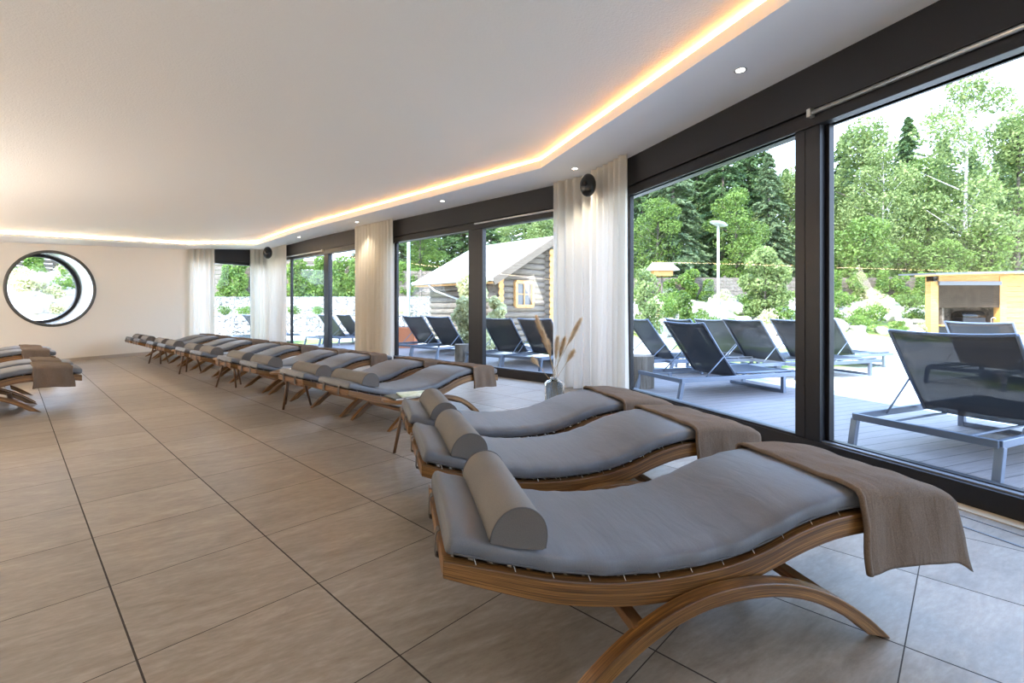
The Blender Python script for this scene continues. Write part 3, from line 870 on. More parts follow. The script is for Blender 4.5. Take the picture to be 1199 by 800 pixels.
plumes = [(-.20, .02, 1.00, .30, 'tallest pampas plume leaning left in the vase'), (.30, -.03, .98, .36, 'long pampas plume leaning far right in the vase'), (-.07, .05, .72, .20, 'short upright pampas plume in the middle of the vase'),
          (.03, -.06, .76, .26, 'middle pampas plume with a narrow head'), (.12, .06, .74, .24, 'short pampas plume just right of the middle'), (-.13, -.03, .84, .26, 'pampas plume second from the left'), (.22, .03, .60, .16, 'lowest pampas plume on the right of the vase'), (-.24, -.02, .52, .12, 'thin low dry grass stem on the left of the vase')]
for i, (dx, dy, hz, pl, lab) in enumerate(plumes):
    r = empty('pampas_stem', (vx, vy, 0), 0, lab, 'dried grass', 'pampas stems in the vase')
    pts = []
    for t in [j / 10 for j in range(11)]:
        e = max(0, (t - .28) / .72)
        pts.append(Vector((dx * e ** 1.15 - .06 * dx / .25 * (1 - t) * (1 if t < .28 else 1 - e) * .8, dy * e, .035 + (hz - .035) * t)))
    k = MB(); k.tube(pts, .0028, 6); k.build('stem', M_stem, r)
    k = MB()
    n = int(1900 * pl / .3); tip = pts[-1]; d = (pts[-1] - pts[-4]).normalized()
    for j in range(n):
        t = R.random(); c = tip - d * pl * t + d * .02
        wdt = (.016 + .042 * math.sin(math.pi * min(1, t * .95 + .08))) 
        a = R.uniform(0, 2 * math.pi)
        side = Vector((math.cos(a), math.sin(a), 0)); side = (side - d * side.dot(d)).normalized()
        q = c + side * wdt * R.uniform(.3, 1) + d * R.uniform(.02, .06); w = d.cross(side) * .0019
        k.v += [tuple(c - w), tuple(c + w), tuple(q + w * .3), tuple(q - w * .3)]; m0 = len(k.v) - 4
        k.f.append((m0, m0 + 1, m0 + 2, m0 + 3)); k.smooth.append(False)
    k.build('plume', M_plume, r)

# ================================================================== outside
def sstep(a, b, x):
    t = min(max((x - a) / (b - a), 0), 1); return t * t * (3 - 2 * t)
def dist_wall(x, y):
    return (Vector((x, y)) - pCW).dot(nW)
def ground_h(x, y):
    right = 1.38 * sstep(17, 24.5, y)
    left = .88 * sstep(20.0, 20.5, y) + .88 * sstep(25.2, 25.7, y)
    w = sstep(-3.0, -1.0, x)
    h = right * w + left * (1 - w)
    h += max(0, y - 26) * .05
    dw = dist_wall(x, y)
    w2 = sstep(.3, 2.0, -x - .76 * y)
    if dw > 0: h = h * (1 - w2) + w2 * 2.1 * sstep(3.0, 8.0, dw)
    h += .03 * math.sin(x * 1.7) * math.sin(y * 1.3) * sstep(14, 18, y)
    return h - .06
def b_ground(nt, b):
    v = coords(nt)
    n1 = noise(nt, v, 22, 5, .7); n2 = noise(nt, v, .22, 3, .5); n3 = noise(nt, v, 5, 4, .7)
    gravel = ramp(nt, n1, [(.3, (.62, .58, .52)), (.7, (.86, .83, .77))])
    grass = ramp(nt, n3, [(.3, (.14, .22, .05)), (.7, (.36, .44, .14))])
    f = ramp(nt, n2, [(.50, (0, 0, 0)), (.56, (1, 1, 1))])
    nt.links.new(mixc(nt, f, gravel, grass), b.inputs['Base Color'])
    bump(nt, b, n1, .5, .03)
M_ground = mat('gravel_and_grass', rough=.95, spec=.1, build=b_ground)
k = MB()
nx, ny = 120, 110
def G(u, v):
    x = -42 + 110 * u; y = -6 + 76 * v; return (x, y, ground_h(x, y))
k.grid(G, nx, ny); o = k.build('ground', M_ground); tag(o, kind='structure')
# deck
def b_deck(nt, b):
    t = nt.nodes.new('ShaderNodeTexCoord'); s = nt.nodes.new('ShaderNodeSeparateXYZ'); nt.links.new(t.outputs['Object'], s.inputs[0])
    a = mathn(nt, 'ADD', mathn(nt, 'MULTIPLY', s.outputs[0], fA.x / .145), mathn(nt, 'MULTIPLY', s.outputs[1], fA.y / .145))
    f = mathn(nt, 'FRACT', mathn(nt, 'ADD', a, 200.0)); g = mathn(nt, 'LESS_THAN', f, .05)
    v = coords(nt, (1, 1, 1), (0, 0, -.36)); mp = nt.nodes.new('ShaderNodeMapping'); mp.inputs['Scale'].default_value = (1, 14, 1); nt.links.new(v, mp.inputs[0])
    n = noise(nt, mp.outputs[0], 4, 4)
    c = ramp(nt, n, [(.3, (.20, .17, .165)), (.7, (.28, .245, .235))]); nt.links.new(mixc(nt, g, c, (.03, .028, .03)), b.inputs['Base Color'])
    bump(nt, b, mathn(nt, 'SUBTRACT', mathn(nt, 'MULTIPLY', n, .1), g), .4, .004)
M_deck = mat('deck_boards', rough=.5, build=b_deck)
k = MB(); DW = 2.95
e0 = pA0 + nA * DW; e1 = isect(pA0 + nA * DW, fA, pAB + nB * 3.2, fB); e2 = pBC + nB * 3.2
k.prism([tuple(pA0 + nA * .17), tuple(e0), tuple(e1), tuple(e2), tuple(pBC + nB * .31), tuple(pAB + (nA + nB) * .17)], -.16, -.03)
o = k.build('terrace_deck', M_deck); tag(o, kind='structure')
ZD = -.03

# ---- outdoor loungers
M_alu = mat('aluminium_frame', (.17, .20, .26), .35, .4)
def meshmat():
    m = bpy.data.materials.new('sling_mesh'); m.use_nodes = True; nt = m.node_tree; b = nt.nodes['Principled BSDF']
    b.inputs['Base Color'].default_value = (.028, .034, .045, 1); b.inputs['Roughness'].default_value = .5
    t = nt.nodes.new('ShaderNodeBsdfTransparent'); mx = nt.nodes.new('ShaderNodeMixShader'); mx.inputs[0].default_value = .16
    nt.links.new(b.outputs[0], mx.inputs[1]); nt.links.new(t.outputs[0], mx.inputs[2]); nt.links.new(mx.outputs[0], nt.nodes['Material Output'].inputs[0]); return m
M_mesh = meshmat()
def make_deck_lounger():
    r = empty('sun_lounger', (0, 0, 0)); W = .93; L = 2.0; h = .25
    def part(nm, segs, m=M_alu, par=None, w=.035, t=.055):
        k = MB()
        for a, b in segs: k.bar(a, b, w, t)
        return k.build(nm, m, par or r, bevel=.004)
    y = W / 2
    part('side_frame', [((0, -y, h), (L, -y, h))]); part('side_frame', [((0, y, h), (L, y, h))])
    part('end_frame', [((0, -y, h), (0, y, h))]); part('end_frame', [((L, -y, h), (L, y, h))])
    for sx in (0, 1):
        for sg in (-1, 1):
            x = .02 if sx == 0 else L - .28
            k = MB(); k.bar((x + (.0 if sx == 0 else 0), sg * y, h - .02), (x - (.05 if sx == 0 else 0), sg * y, .0), .05, .05, (0, 1, 0)); k.build('leg', M_alu, r, bevel=.004)
    part('foot_skid', [((L - .28, -y, .025), (L - .28, y, .025))], w=.04, t=.04)
    for sg in (-1, 1): part('guide_rod', [((.05, sg * .25, h - .01), (.95, sg * .25, h - .01))], w=.018, t=.018)
    hx, tx, hz, tz, bw = .95, .40, h + .0, .98, .41
    # backrest: sling between two side tubes, sagging
    k = MB()
    def B(u, v):
        yy = (v - .5) * 2 * bw; sag = .035 * (1 - (yy / bw) ** 2)
        return (hx + (tx - hx) * u + sag * .8, yy, hz + (tz - hz) * u - sag * .6 * (1 if u > .02 else 1))
    k.grid(B, 12, 10); bk = k.build('backrest', M_mesh, r, solid=.006)
    for sg in (-1, 1):
        k = MB(); k.tube([(hx, sg * bw, hz), ((hx + tx) / 2 - .01, sg * bw, (hz + tz) / 2), (tx, sg * bw, tz)], .014, 8); k.build('side_tube', M_alu, bk)
        k = MB(); k.tube([(hx + .02 * 0 - .22, sg * (bw + .012), hz + .36 * .8), (.38 + .02, sg * (bw + .02), h)], .009, 6); k.build('prop', M_alu, r)
    k = MB(); k.tube([(tx + .028 * (1 - (v * 2 - 1) ** 2), (v - .5) * 2 * bw, tz - .02 * (1 - (v * 2 - 1) ** 2)) for v in [i / 10 for i in range(11)]], .013, 8); k.build('top_tube', M_alu, bk)
    k = MB()
    k.grid(lambda u, v: (hx + .02 + (L - hx - .06) * u, (v - .5) * 2 * (bw - .0), h + .045 - .02 * (1 - (2 * v - 1) ** 2)), 10, 8); k.build('seat', M_mesh, r, solid=.008)
    for sg in (-1, 1):
        k = MB(); k.tube([(hx, sg * bw, h + .045), (L - .03, sg * bw, h + .045)], .014, 8)
        for i in range(4): k.tube([(hx + .12 + i * .28, sg * bw, h + .04), (hx + .12 + i * .28, sg * (y - .02), h + .02)], .008, 6)
        k.build('seat_tube', M_alu, r)
    return r
DL = make_deck_lounger(); index_kids(DL)
dl_used = False
def put_dl(px, z, ang, label, s=1.0, zz=None):
    """px, z: middle of the head end"""
    global dl_used
    x = (px - 599.5) / 560 * z
    o = DL if not dl_used else copy_tree(DL); dl_used = True
    o.location = (x, z, ZD if zz is None else zz); o.rotation_euler = (0, 0, math.radians(ang)); o.scale = (s, s, s)
    tag(o, label, 'sun lounger', 'sun loungers outside on the terrace')
def px_of(x, y): return 599.5 + 560 * x / y
put_dl(px_of(3.11, 3.66), 3.66, 23.8, 'closest outdoor sun lounger behind the glass at the right edge of the photo')
put_dl(px_of(1.995, 6.52), 6.52, 19.3, 'outdoor sun lounger on the deck behind the left pane of the right-hand doors')
put_dl(846, 8.1, 20, 'outdoor sun lounger facing away just behind the second one, upright dark back')
put_dl(811, 9.3, 20, 'outdoor sun lounger farther back below the lamp post', zz=-.05)
put_dl(770, 8.7, 12, 'outdoor sun lounger half hidden behind the one on the deck')
put_dl(722, 8.7, 12, 'outdoor sun lounger cut by the narrow curtain, behind the stump')
put_dl(905, 8.2, 20, 'outdoor sun lounger left of the dark door post')
put_dl(938, 9.6, 20, 'outdoor sun lounger showing only a sliver right of the door post', zz=-.05)
put_dl(1128, 7.3, 24, 'outdoor sun lounger beyond the closest one, in front of the wooden bar', zz=-.05)
for px, z, lab in ((565, 9.6, 'outdoor sun lounger left one behind the pane right of the middle door post'), (610, 9.1, 'outdoor sun lounger behind the pampas plumes'),
                   (497, 11.4, 'outdoor sun lounger right one behind the pane left of the middle door post'), (468, 12.2, 'outdoor sun lounger beside the lone curtain'),
                   (388, 15.4, 'far outdoor sun lounger in the right pane of the far doors'), (366, 15.4, 'far outdoor sun lounger in the left pane of the far doors'), (274, 15.8, 'farthest outdoor sun lounger seen through the narrow corner window')):
    put_dl(px, z, 50, lab, zz=-.04)

# ---- foliage helpers
def leafball(k, c, r, n, size, R, flat=.9, drop=0):
    for _ in range(n):
        while True:
            p = Vector((R.uniform(-1, 1), R.uniform(-1, 1), R.uniform(-1, 1)))
            if p.length <= 1: break
        p = p * (.55 + .45 / max(p.length, .3)) if p.length > .25 else p
        if p.length > 1: p.normalize()
        q = Vector((c[0] + p.x * r[0], c[1] + p.y * r[1], c[2] + p.z * r[2]))
        a = Vector((R.gauss(0, 1), R.gauss(0, 1), R.gauss(0, 1))).normalized()
        b = a.cross(Vector((R.gauss(0, 1), R.gauss(0, 1), R.gauss(0, 1)))).normalized()
        s = size * R.uniform(.6, 1.3); m0 = len(k.v)
        k.v += [tuple(q - a * s * .6), tuple(q + b * s * .32), tuple(q + a * s * .6), tuple(q - b * s * .32)]
        k.f.append((m0, m0 + 1, m0 + 2, m0 + 3)); k.smooth.append(False)
LEAF = {}
def lm(i):
    tab = {'dec': ((.05, .11, .015), (.25, .36, .07)), 'con': ((.045, .10, .028), (.15, .235, .075)), 'pale': ((.46, .46, .22), (.78, .76, .48)), 'birch': ((.09, .155, .035), (.36, .43, .15)), 'ivy': ((.06, .15, .02), (.30, .42, .08)), 'spruce': ((.07, .12, .05), (.22, .29, .13))}
    return leafmat('leaves_' + i, *tab[i])
M_bark = mat('bark', rough=.95, build=b_var((.07, .055, .042), (.20, .165, .135), 6, .5))
M_birch = mat('birch_bark', rough=.9, build=b_var((.25, .22, .18), (.72, .70, .66), 7, .2))
def conifer(h, r, seed, m, branches=330, cards=44):
    R = random.Random(seed); root = empty('conifer', (0, 0, 0))
    k = MB(); k.tube([(0, 0, 0), (.04, 0, h * .5), (0, 0, h * .98)], [.20, .13, .02], 8); k.build('trunk', M_bark, root)
    k = MB()
    for i in range(branches):
        t = R.random() ** .85; z = h * (.06 + .93 * t); L = r * (1 - t) ** .75 * R.uniform(.65, 1.1) + .12
        a = R.uniform(0, 2 * math.pi); d = Vector((math.cos(a), math.sin(a), 0)); sd_ = Vector((-d.y, d.x, 0))
        for j in range(cards):
            u = R.random() ** .6; p = Vector((0, 0, z)) + d * (L * u) + Vector((0, 0, -L * .38 * u * u + .10 * L * u)) + sd_ * R.uniform(-1, 1) * L * .30 * (1.05 - u) + Vector((0, 0, R.uniform(-.06, .04)))
            a1 = (d * R.uniform(.2, 1) + sd_ * R.uniform(-.9, .9) + Vector((0, 0, R.uniform(-.8, .1)))).normalized(); b1 = a1.cross(Vector((R.gauss(0, 1), R.gauss(0, 1), R.gauss(0, 1)))).normalized()
            s = R.uniform(.20, .44); m0 = len(k.v)
            k.v += [tuple(p - a1 * s * .5), tuple(p + b1 * s * .22), tuple(p + a1 * s * .6), tuple(p - b1 * s * .22)]
            k.f.append((m0, m0 + 1, m0 + 2, m0 + 3)); k.smooth.append(False)
    k.build('crown', m, root); return root
def decid(h, r, seed, m, bark, n=11000, size=.17, clear=.22, blobs=24, tr=.13, leaf_h=1.0):
    R = random.Random(seed); root = empty('leafy_tree', (0, 0, 0))
    k = MB(); k.tube([(0, 0, 0), (.1, .05, h * .4), (-.05, 0, h * .75), (0, 0, h * .95)], [tr, tr * .75, tr * .4, .02], 8)
    kk = MB()
    bl = []
    for i in range(blobs):
        t = (i + .5) / blobs; z = h * (clear + (1 - clear) * t); pr = math.sin(math.pi * (.12 + .80 * t)) ** .8
        a = R.uniform(0, 6.28); rr = r * pr * R.uniform(.15, .75); br = r * R.uniform(.30, .48) * (.6 + .5 * pr)
        bl.append((Vector((math.cos(a) * rr, math.sin(a) * rr, z)), br))
    for c, br in bl:
        k.tube([(0, 0, max(c.z - br * 1.2, h * .15)), tuple(c)], [.05, .015], 5)
        leafball(kk, c, (br, br, br * .8), n // blobs, size, R)
    k.build('trunk', bark, root); kk.build('crown', m, root); return root
R = random.Random(21)
protos = {
    'c1': conifer(15, 3.2, 1, lm('con')), 'c2': conifer(13, 2.9, 2, lm('spruce')), 'c3': conifer(16, 3.6, 3, lm('con')),
    'd1': decid(11, 2.8, 4, lm('dec'), M_bark), 'd2': decid(13, 3.0, 5, lm('birch'), M_birch, n=10000), 'd3': decid(9, 2.6, 6, lm('birch'), M_bark), 'd4': decid(5, 2.2, 7, lm('dec'), M_bark, n=8000, clear=.08)}
for p in protos.values(): index_kids(p)
pu = set()
TW = {'c1': 'tall dark green conifer', 'c2': 'grey-green spruce', 'c3': 'broad dark conifer', 'd1': 'dense green leafy tree', 'd2': 'tall pale leafed tree with light bark', 'd3': 'light green leafy tree', 'd4': 'low bushy green tree'}
def put_tree(kind, px, z, topy, label):
    base = ground_h((px - 599.5) / 560 * z, z)
    hh = 1.14 + (361.5 - topy) * z / 560 - base
    ph = {'c1': 15, 'c2': 13, 'c3': 16, 'd1': 11, 'd2': 13, 'd3': 9, 'd4': 5}[kind]
    s = hh / ph
    o = protos[kind] if kind not in pu else copy_tree(protos[kind]); pu.add(kind)
    sxy = min(max(s, .75), 1.25)
    o.location = ((px - 599.5) / 560 * z, z, base - .05); o.rotation_euler = (0, 0, R.uniform(0, 6.28)); o.scale = (sxy, sxy, s)
    tag(o, label, 'tree', 'trees of the wood beyond the garden')
trees = [
    # right pane of the right-hand doors
    ('d2', 1132, 27, 92, 'behind the wooden bar, tallest with a pale trunk'), ('c3', 1063, 36, 135, 'with pointed top in the right-hand pane'), ('d3', 1010, 31, 150, 'just right of the dark door post'),
    ('d2', 1034, 29, 178, 'with thin white stem in the right-hand pane'), ('c1', 985, 37, 160, 'behind the leafy ones right of the door post'), ('d1', 1085, 31, 190, 'left of the tallest one behind the bar'),
    ('c1', 1105, 38, 160, 'behind the tallest tree of the right pane'), ('d3', 1192, 29, 138, 'at the right edge of the photo'), ('c1', 1170, 36, 180, 'between the tallest tree and the right edge'), ('d1', 1225, 30, 120, 'cut by the right edge of the photo'),
    ('d4', 1010, 26.5, 262, 'over the fence right of the door post'), ('d4', 1060, 27, 285, 'over the fence near the bar'), ('d4', 1160, 26, 268, 'directly above the bar roof'), ('d4', 965, 28, 275, 'over the fence beside the door post'), ('d4', 1110, 25.8, 285, 'above the left end of the bar roof'),
    # left pane
    ('c3', 752, 33, 120, 'beside the narrow curtain'), ('c2', 788, 30, 140, 'above the bird house'), ('c1', 815, 36, 120, 'left of the lamp post'), ('c3', 846, 33, 130, 'behind the lamp post'),
    ('c1', 876, 35, 140, 'right of the lamp post'), ('c2', 900, 31, 178, 'above the round bush'), ('d3', 925, 32, 205, 'left of the dark door post'), ('c1', 735, 37, 110, 'behind the narrow curtain edge'),
    ('c2', 948, 35, 165, 'hidden partly by the dark door post'), ('d1', 770, 29, 235, 'leafy over the fence near the bird house'), ('d1', 862, 28.5, 225, 'leafy over the fence by the lamp post'),
    # middle doors
    ('c1', 470, 33, 225, 'beside the lone curtain'), ('d1', 492, 30, 255, 'above the far end of the cabin roof'), ('c3', 512, 35, 215, 'behind the cabin roof, left'), ('c1', 540, 34, 210, 'behind the cabin near the middle door post'),
    ('c3', 575, 33, 215, 'behind the cabin right of the middle door post'), ('d2', 600, 29, 262, 'above the cabin ridge'), ('c1', 622, 34, 210, 'behind the cabin ridge'), ('c3', 650, 35, 210, 'behind the cabin beside the corner curtain'), ('d3', 636, 28, 258, 'leafy over the cabin ridge'),
    ('c2', 700, 35, 170, 'hidden mostly by the corner curtains'),
    # far doors and corner window
    ('d4', 262, 29, 305, 'in the narrow corner window'), ('d4', 285, 30, 308, 'beside it in the narrow corner window'), ('d3', 300, 34, 296, 'behind the fence left of the far curtains'),
]
back = [(455, 44, 240), (486, 42, 232), (525, 43, 225), (558, 42, 222), (590, 44, 226), (628, 43, 218), (665, 43, 200), (712, 43, 150), (745, 42, 125), (775, 43, 118), (805, 42, 115), (835, 43, 122), (865, 42, 128), (893, 43, 160), (920, 42, 196), (955, 43, 190), (990, 44, 178), (1025, 43, 190), (1060, 44, 172), (1095, 43, 185), (1140, 44, 175), (1185, 43, 168), (1230, 44, 150), (345, 44, 300), (385, 45, 302), (420, 44, 285), (305, 45, 300), (260, 44, 300)]
bw_ = ['beside the lone curtain', 'left of the cabin', 'above the far cabin roof end', 'at the middle door post', 'right of the middle door post', 'over the cabin ridge', 'behind the corner curtain left side', 'behind the corner curtain right side', 'at the narrow curtain edge', 'above the bird house', 'left of the lamp post head', 'behind the lamp post head', 'right of the lamp post head', 'above the round bush', 'left of the dark door post', 'right of the dark door post', 'left side of the right pane', 'left of centre of the right pane', 'centre of the right pane', 'above the fence end by the bar', 'above the bar hut', 'at the right photo edge', 'cut off by the right photo edge', 'in the left pane of the far doors', 'in the right pane of the far doors', 'behind the lone curtain', 'behind the far curtains', 'in the narrow corner window']
for j, (px, z, ty) in enumerate(back): trees.append((('c3', 'c1', 'c3', 'c2')[j % 4], px, z, ty, 'in the rearmost line, ' + bw_[j]))
for kd, px, z, ty, lab in trees: put_tree(kd, px, z, ty, TW[kd] + ' ' + lab)

# ---- fence with ivy on the bank
M_fence = mat('weathered_fence', rough=.9, build=b_var((.11, .085, .065), (.26, .21, .165), 14, .3))
def fence(x0, y0, x1, y1, ht, label, boards=8):
    r = empty('garden_fence', (x0, y0, 0), 0, label, 'fence'); L = math.hypot(x1 - x0, y1 - y0); n = max(2, int(L / 2.0)); d = Vector((x1 - x0, y1 - y0)) / L
    for i in range(n + 1):
        p = d * (L * i / n); g = ground_h(x0 + p.x, y0 + p.y)
        k = MB(); k.bar((p.x, p.y, g - .3), (p.x, p.y, g + ht + .08), .1, .1, (1, 0, 0)); k.build('post', M_fence, r)
        if i < n:
            q = d * (L * (i + 1) / n); g2 = ground_h(x0 + q.x, y0 + q.y); k = MB()
            for b in range(boards):
                z = (b + .5) / boards * ht; k.bar((p.x, p.y, g + z), (q.x, q.y, g2 + z), .03, ht / boards * .90)
            k.build('panel', M_fence, r)
x0, y0 = ray(700, 25.2); x1, y1 = ray(1100, 24.8); fence(x0, y0, x1, y1, 1.45, 'weathered board fence with ivy on the bank behind the right-hand doors')
x0, y0 = ray(205, 27.0); x1, y1 = ray(430, 26.6); fence(x0, y0, x1, y1, 2.1, 'tan board fence covered in climbers behind the far doors')
x0, y0 = ray(12, 20.5); x1, y1 = ray(110, 23.0); fence(x0, y0, x1, y1, 1.5, 'reddish fence seen through the round window')
x0, y0 = ray(455, 26); x1, y1 = ray(530, 26); fence(x0, y0, x1, y1, 1.5, 'fence behind the stone wall left of the cabin')
def ivy_mesh(seed):
    R_ = random.Random(seed); k = MB()
    for i in range(7):
        t = i / 6; leafball(k, (R_.uniform(-.25, .25), R_.uniform(-.1, .1), .15 + 1.65 * t), (.40 * R_.uniform(.7, 1.2), .22, .30), 260, .13, R_)
    return k.build('climbing_plant', lm('ivy'))
iv = [ivy_mesh(1), ivy_mesh(2)]; iu = set()
def put_ivy(px, z, ht, i, label):
    o = iv[i] if i not in iu else iv[i].copy()
    if i in iu: COL.objects.link(o)
    iu.add(i); x = (px - 599.5) / 560 * z; s = ht / 2.0
    o.location = (x, z, ground_h(x, z)); o.scale = (max(s, .9), 1, s); o.rotation_euler = (0, 0, 0); tag(o, label, 'climbing plant', 'climbers on the garden fences')
for j, (px, z, ht, lab) in enumerate(((975, 24.5, 1.7, 'ivy on the fence right of the door post'), (1003, 24.5, 1.6, 'second clump of ivy right of the door post'), (1030, 24.4, 1.7, 'ivy in the middle of the right-hand fence'), (1052, 24.4, 1.5, 'ivy left of the bar on the fence'), (1076, 24.4, 1.6, 'ivy touching the left end of the bar'),
        (806, 24.7, 1.8, 'ivy clump below the bird house, right side'), (748, 24.7, 1.6, 'ivy beside the narrow curtain'), (783, 24.7, 1.3, 'ivy directly below the bird house'), (826, 24.7, 1.3, 'ivy left of the lamp post foot'),
        (343, 26, 2.1, 'climber in the left pane of the far doors, left'), (370, 26, 2.2, 'climber in the left pane of the far doors, right'), (395, 26, 2.2, 'climber in the right pane of the far doors'), (411, 26, 2.1, 'climber beside the lone curtain through the far doors'), (356, 26.1, 1.7, 'low climber between two taller ones in the far doors'),
        (262, 26.2, 1.8, 'left climber in the narrow corner window'), (278, 26.2, 2.2, 'dense climber in the narrow corner window'), (467, 26.1, 1.9, 'climber left of the log cabin'), (484, 26.1, 1.6, 'second climber left of the log cabin'),
        (76, 22.0, 2.2, 'green creeper at the right of the round window view'), (40, 20.9, 1.7, 'green creeper at the top of the round window view'))):
    put_ivy(px, z, ht, j % 2, lab)

# ---- gabion walls
def b_gab(nt, b):
    v = coords(nt); vo = nt.nodes.new('ShaderNodeTexVoronoi'); vo.inputs['Scale'].default_value = 6.5; nt.links.new(v, vo.inputs['Vector'])
    vd = nt.nodes.new('ShaderNodeTexVoronoi'); vd.feature = 'DISTANCE_TO_EDGE'; vd.inputs['Scale'].default_value = 6.5; nt.links.new(v, vd.inputs['Vector'])
    s = nt.nodes.new('ShaderNodeSeparateColor'); nt.links.new(vo.outputs['Color'], s.inputs[0])
    c = ramp(nt, s.outputs[0], [(.0, (.30, .29, .28)), (1.0, (.72, .69, .64))])
    e = ramp(nt, vd.outputs['Distance'], [(.0, (0, 0, 0)), (.06, (1, 1, 1))])
    nt.links.new(mixc(nt, e, (.05, .05, .05), c), b.inputs['Base Color']); bump(nt, b, e, 1.0, .06)
M_gab = mat('gabion_stone', rough=.9, build=b_gab)
M_wire = mat('gabion_wire', (.4, .4, .4), .4, .8)
def gabion(x0, y0, x1, y1, zb, ht, label):
    r = empty('gabion_wall', (x0, y0, zb), 0, label, 'stone wall'); d = Vector((x1 - x0, y1 - y0, 0)); L = d.length; d /= L; n = Vector((d.y, -d.x, 0))
    R_ = random.Random(int(L * 10)); k = MB(); nu = int(L / .12); nv = int(ht / .12)
    def Pf(u, v): p = d * (L * u) + n * (.06 * R_.random()) + Vector((0, 0, ht * v)); return p
    k.grid(Pf, nu, nv)
    k.grid(lambda u, v: d * (L * u) - n * (v * .5) + Vector((0, 0, ht - .02 + .05 * R_.random())), nu, 3)
    k.build('stone_fill', M_gab, r)
    k = MB()
    for j in range(4): k.bar(tuple(n * .075 + Vector((0, 0, ht * j / 3))), tuple(d * L + n * .075 + Vector((0, 0, ht * j / 3))), .012, .012)
    for j in range(int(L) + 1): k.bar(tuple(d * min(j, L) + n * .075), tuple(d * min(j, L) + n * .075 + Vector((0, 0, ht))), .012, .012, (1, 0, 0))
    k.build('wire_cage', M_wire, r)
xa, ya = ray(190, 19.9); xb, yb = ray(560, 19.9)
gabion(xa, ya, xb, yb, -.06, .92, 'lower stone filled wall seen through the far doors')
xa, ya = ray(190, 25.1); xb, yb = ray(520, 25.1)
gabion(xa, ya, xb, yb, .8, .95, 'upper stone filled wall below the climbers behind the far doors')
xa, ya = ray(210, 16.9); xb, yb = ray(298, 16.9)
gabion(xa, ya, xb, yb, -.06, .45, 'lowest stone wall in the narrow corner window')

# ---- boulders on the bank
MARKS = [(738, 'beside the narrow curtain'), (765, 'below the bird house'), (790, 'right of the bird house'), (815, 'left of the lamp post'), (840, 'at the lamp post foot'), (862, 'left of the round bush'), (890, 'under the round bush'), (915, 'left of the dark door post'), (945, 'hidden behind the dark door post'), (965, 'just right of the dark door post'), (995, 'left part of the right pane'), (1025, 'middle of the right pane fence'), (1050, 'two steps left of the bar'), (1070, 'next to the bar hut')]
def where(px, z, z0, z1):
    w = [m for p, m in MARKS if p <= px][-1]
    t = (z - z0) / (z1 - z0); return w, ['lowest row', 'lower row', 'middle row', 'upper row', 'top row'][min(4, int(t * 5))]
RWM = [(10, 'far left of the porthole view'), (30, 'left of the porthole view'), (50, 'middle of the porthole view'), (70, 'right of the porthole view'), (88, 'far right of the porthole view')]
def where2(px, z, z0, z1):
    w = [m for p, m in RWM if p <= px][-1]
    t = (z - z0) / (z1 - z0); return w, ['lowest row', 'lower row', 'middle row', 'upper row', 'top row'][min(4, int(t * 5))]
def szw(s): return 'small' if s < .85 else ('medium' if s < 1.15 else 'large')
M_rock = mat('pale_rock', rough=.9, build=b_var((.34, .30, .26), (.70, .66, .60), 3, .5))
def rock(seed):
    R_ = random.Random(seed); k = MB(); o_ = [Vector((R_.gauss(0, 1), R_.gauss(0, 1), R_.gauss(0, 1))).normalized() for _ in range(9)]; am = [R_.uniform(.45, .85) for _ in o_]
    def S(u, v):
        t = math.pi * u; p = 2 * math.pi * v; d = Vector((math.sin(t) * math.cos(p), math.sin(t) * math.sin(p), math.cos(t))); r = 1
        for a, m_ in zip(o_, am):
            q = d.dot(a)
            if q > m_: r = min(r, m_ / q)
        return (d.x * r * .35, d.y * r * .30, d.z * r * .24)
    k.grid(S, 12, 16, closed_v=True, smooth=False); return k.build('boulder', M_rock)
rk = [rock(i) for i in range(4)]; n_r = 0
def put_rock(x, y, s, label, grp):
    global n_r
    o = rk[n_r % 4] if n_r < 4 else rk[n_r % 4].copy()
    if n_r >= 4: COL.objects.link(o)
    n_r += 1; o.location = (x, y, ground_h(x, y) + .06 * s); o.rotation_euler = (0, 0, R.uniform(0, 6.28)); o.scale = (s * R.uniform(.8, 1.3), s, s * R.uniform(.8, 1.2)); tag(o, label, 'rock', grp)
for i in range(150):
    px = R.uniform(738, 1085); z = R.uniform(18, 24.2); x = (px - 599.5) / 560 * z; q = R.uniform(.6, 1.5); w, rw_ = where(px, z, 18, 24.2); put_rock(x, z, q, f'{szw(q)} pale boulder on the bank, {rw_}, {w}', 'boulders on the bank')
for i in range(70):
    px = R.uniform(10, 100); z = R.uniform(14, 20); x = (px - 599.5) / 560 * z; q = R.uniform(.6, 1.6); w, rw_ = where2(px, z, 14, 20); put_rock(x, z, q, f'{szw(q)} white boulder outside, {rw_}, {w}', 'boulders outside the round window')
def shrub(seed, m, n=900, size=.07, r=(.4, .4, .35)):
    R_ = random.Random(seed); k = MB()
    for i in range(6): leafball(k, (R_.uniform(-.25, .25), R_.uniform(-.25, .25), R_.uniform(.2, .45)), tuple(q * .6 for q in r), n // 6, size, R_)
    return k.build('shrub', m)
sh = [shrub(1, lm('ivy')), shrub(2, lm('pale')), shrub(3, lm('dec'))]; n_s = 0
def put_shrub(px, z, s, label, grp, i=None):
    global n_s
    i = n_s % 3 if i is None else i
    o = sh[i] if 'label' not in sh[i] else sh[i].copy()
    if 'label' in sh[i]: COL.objects.link(o)
    n_s += 1; x = (px - 599.5) / 560 * z; o.location = (x, z, ground_h(x, z) - .05); o.scale = (s, s, s); o.rotation_euler = (0, 0, R.uniform(0, 6)); tag(o, label, 'shrub', grp)
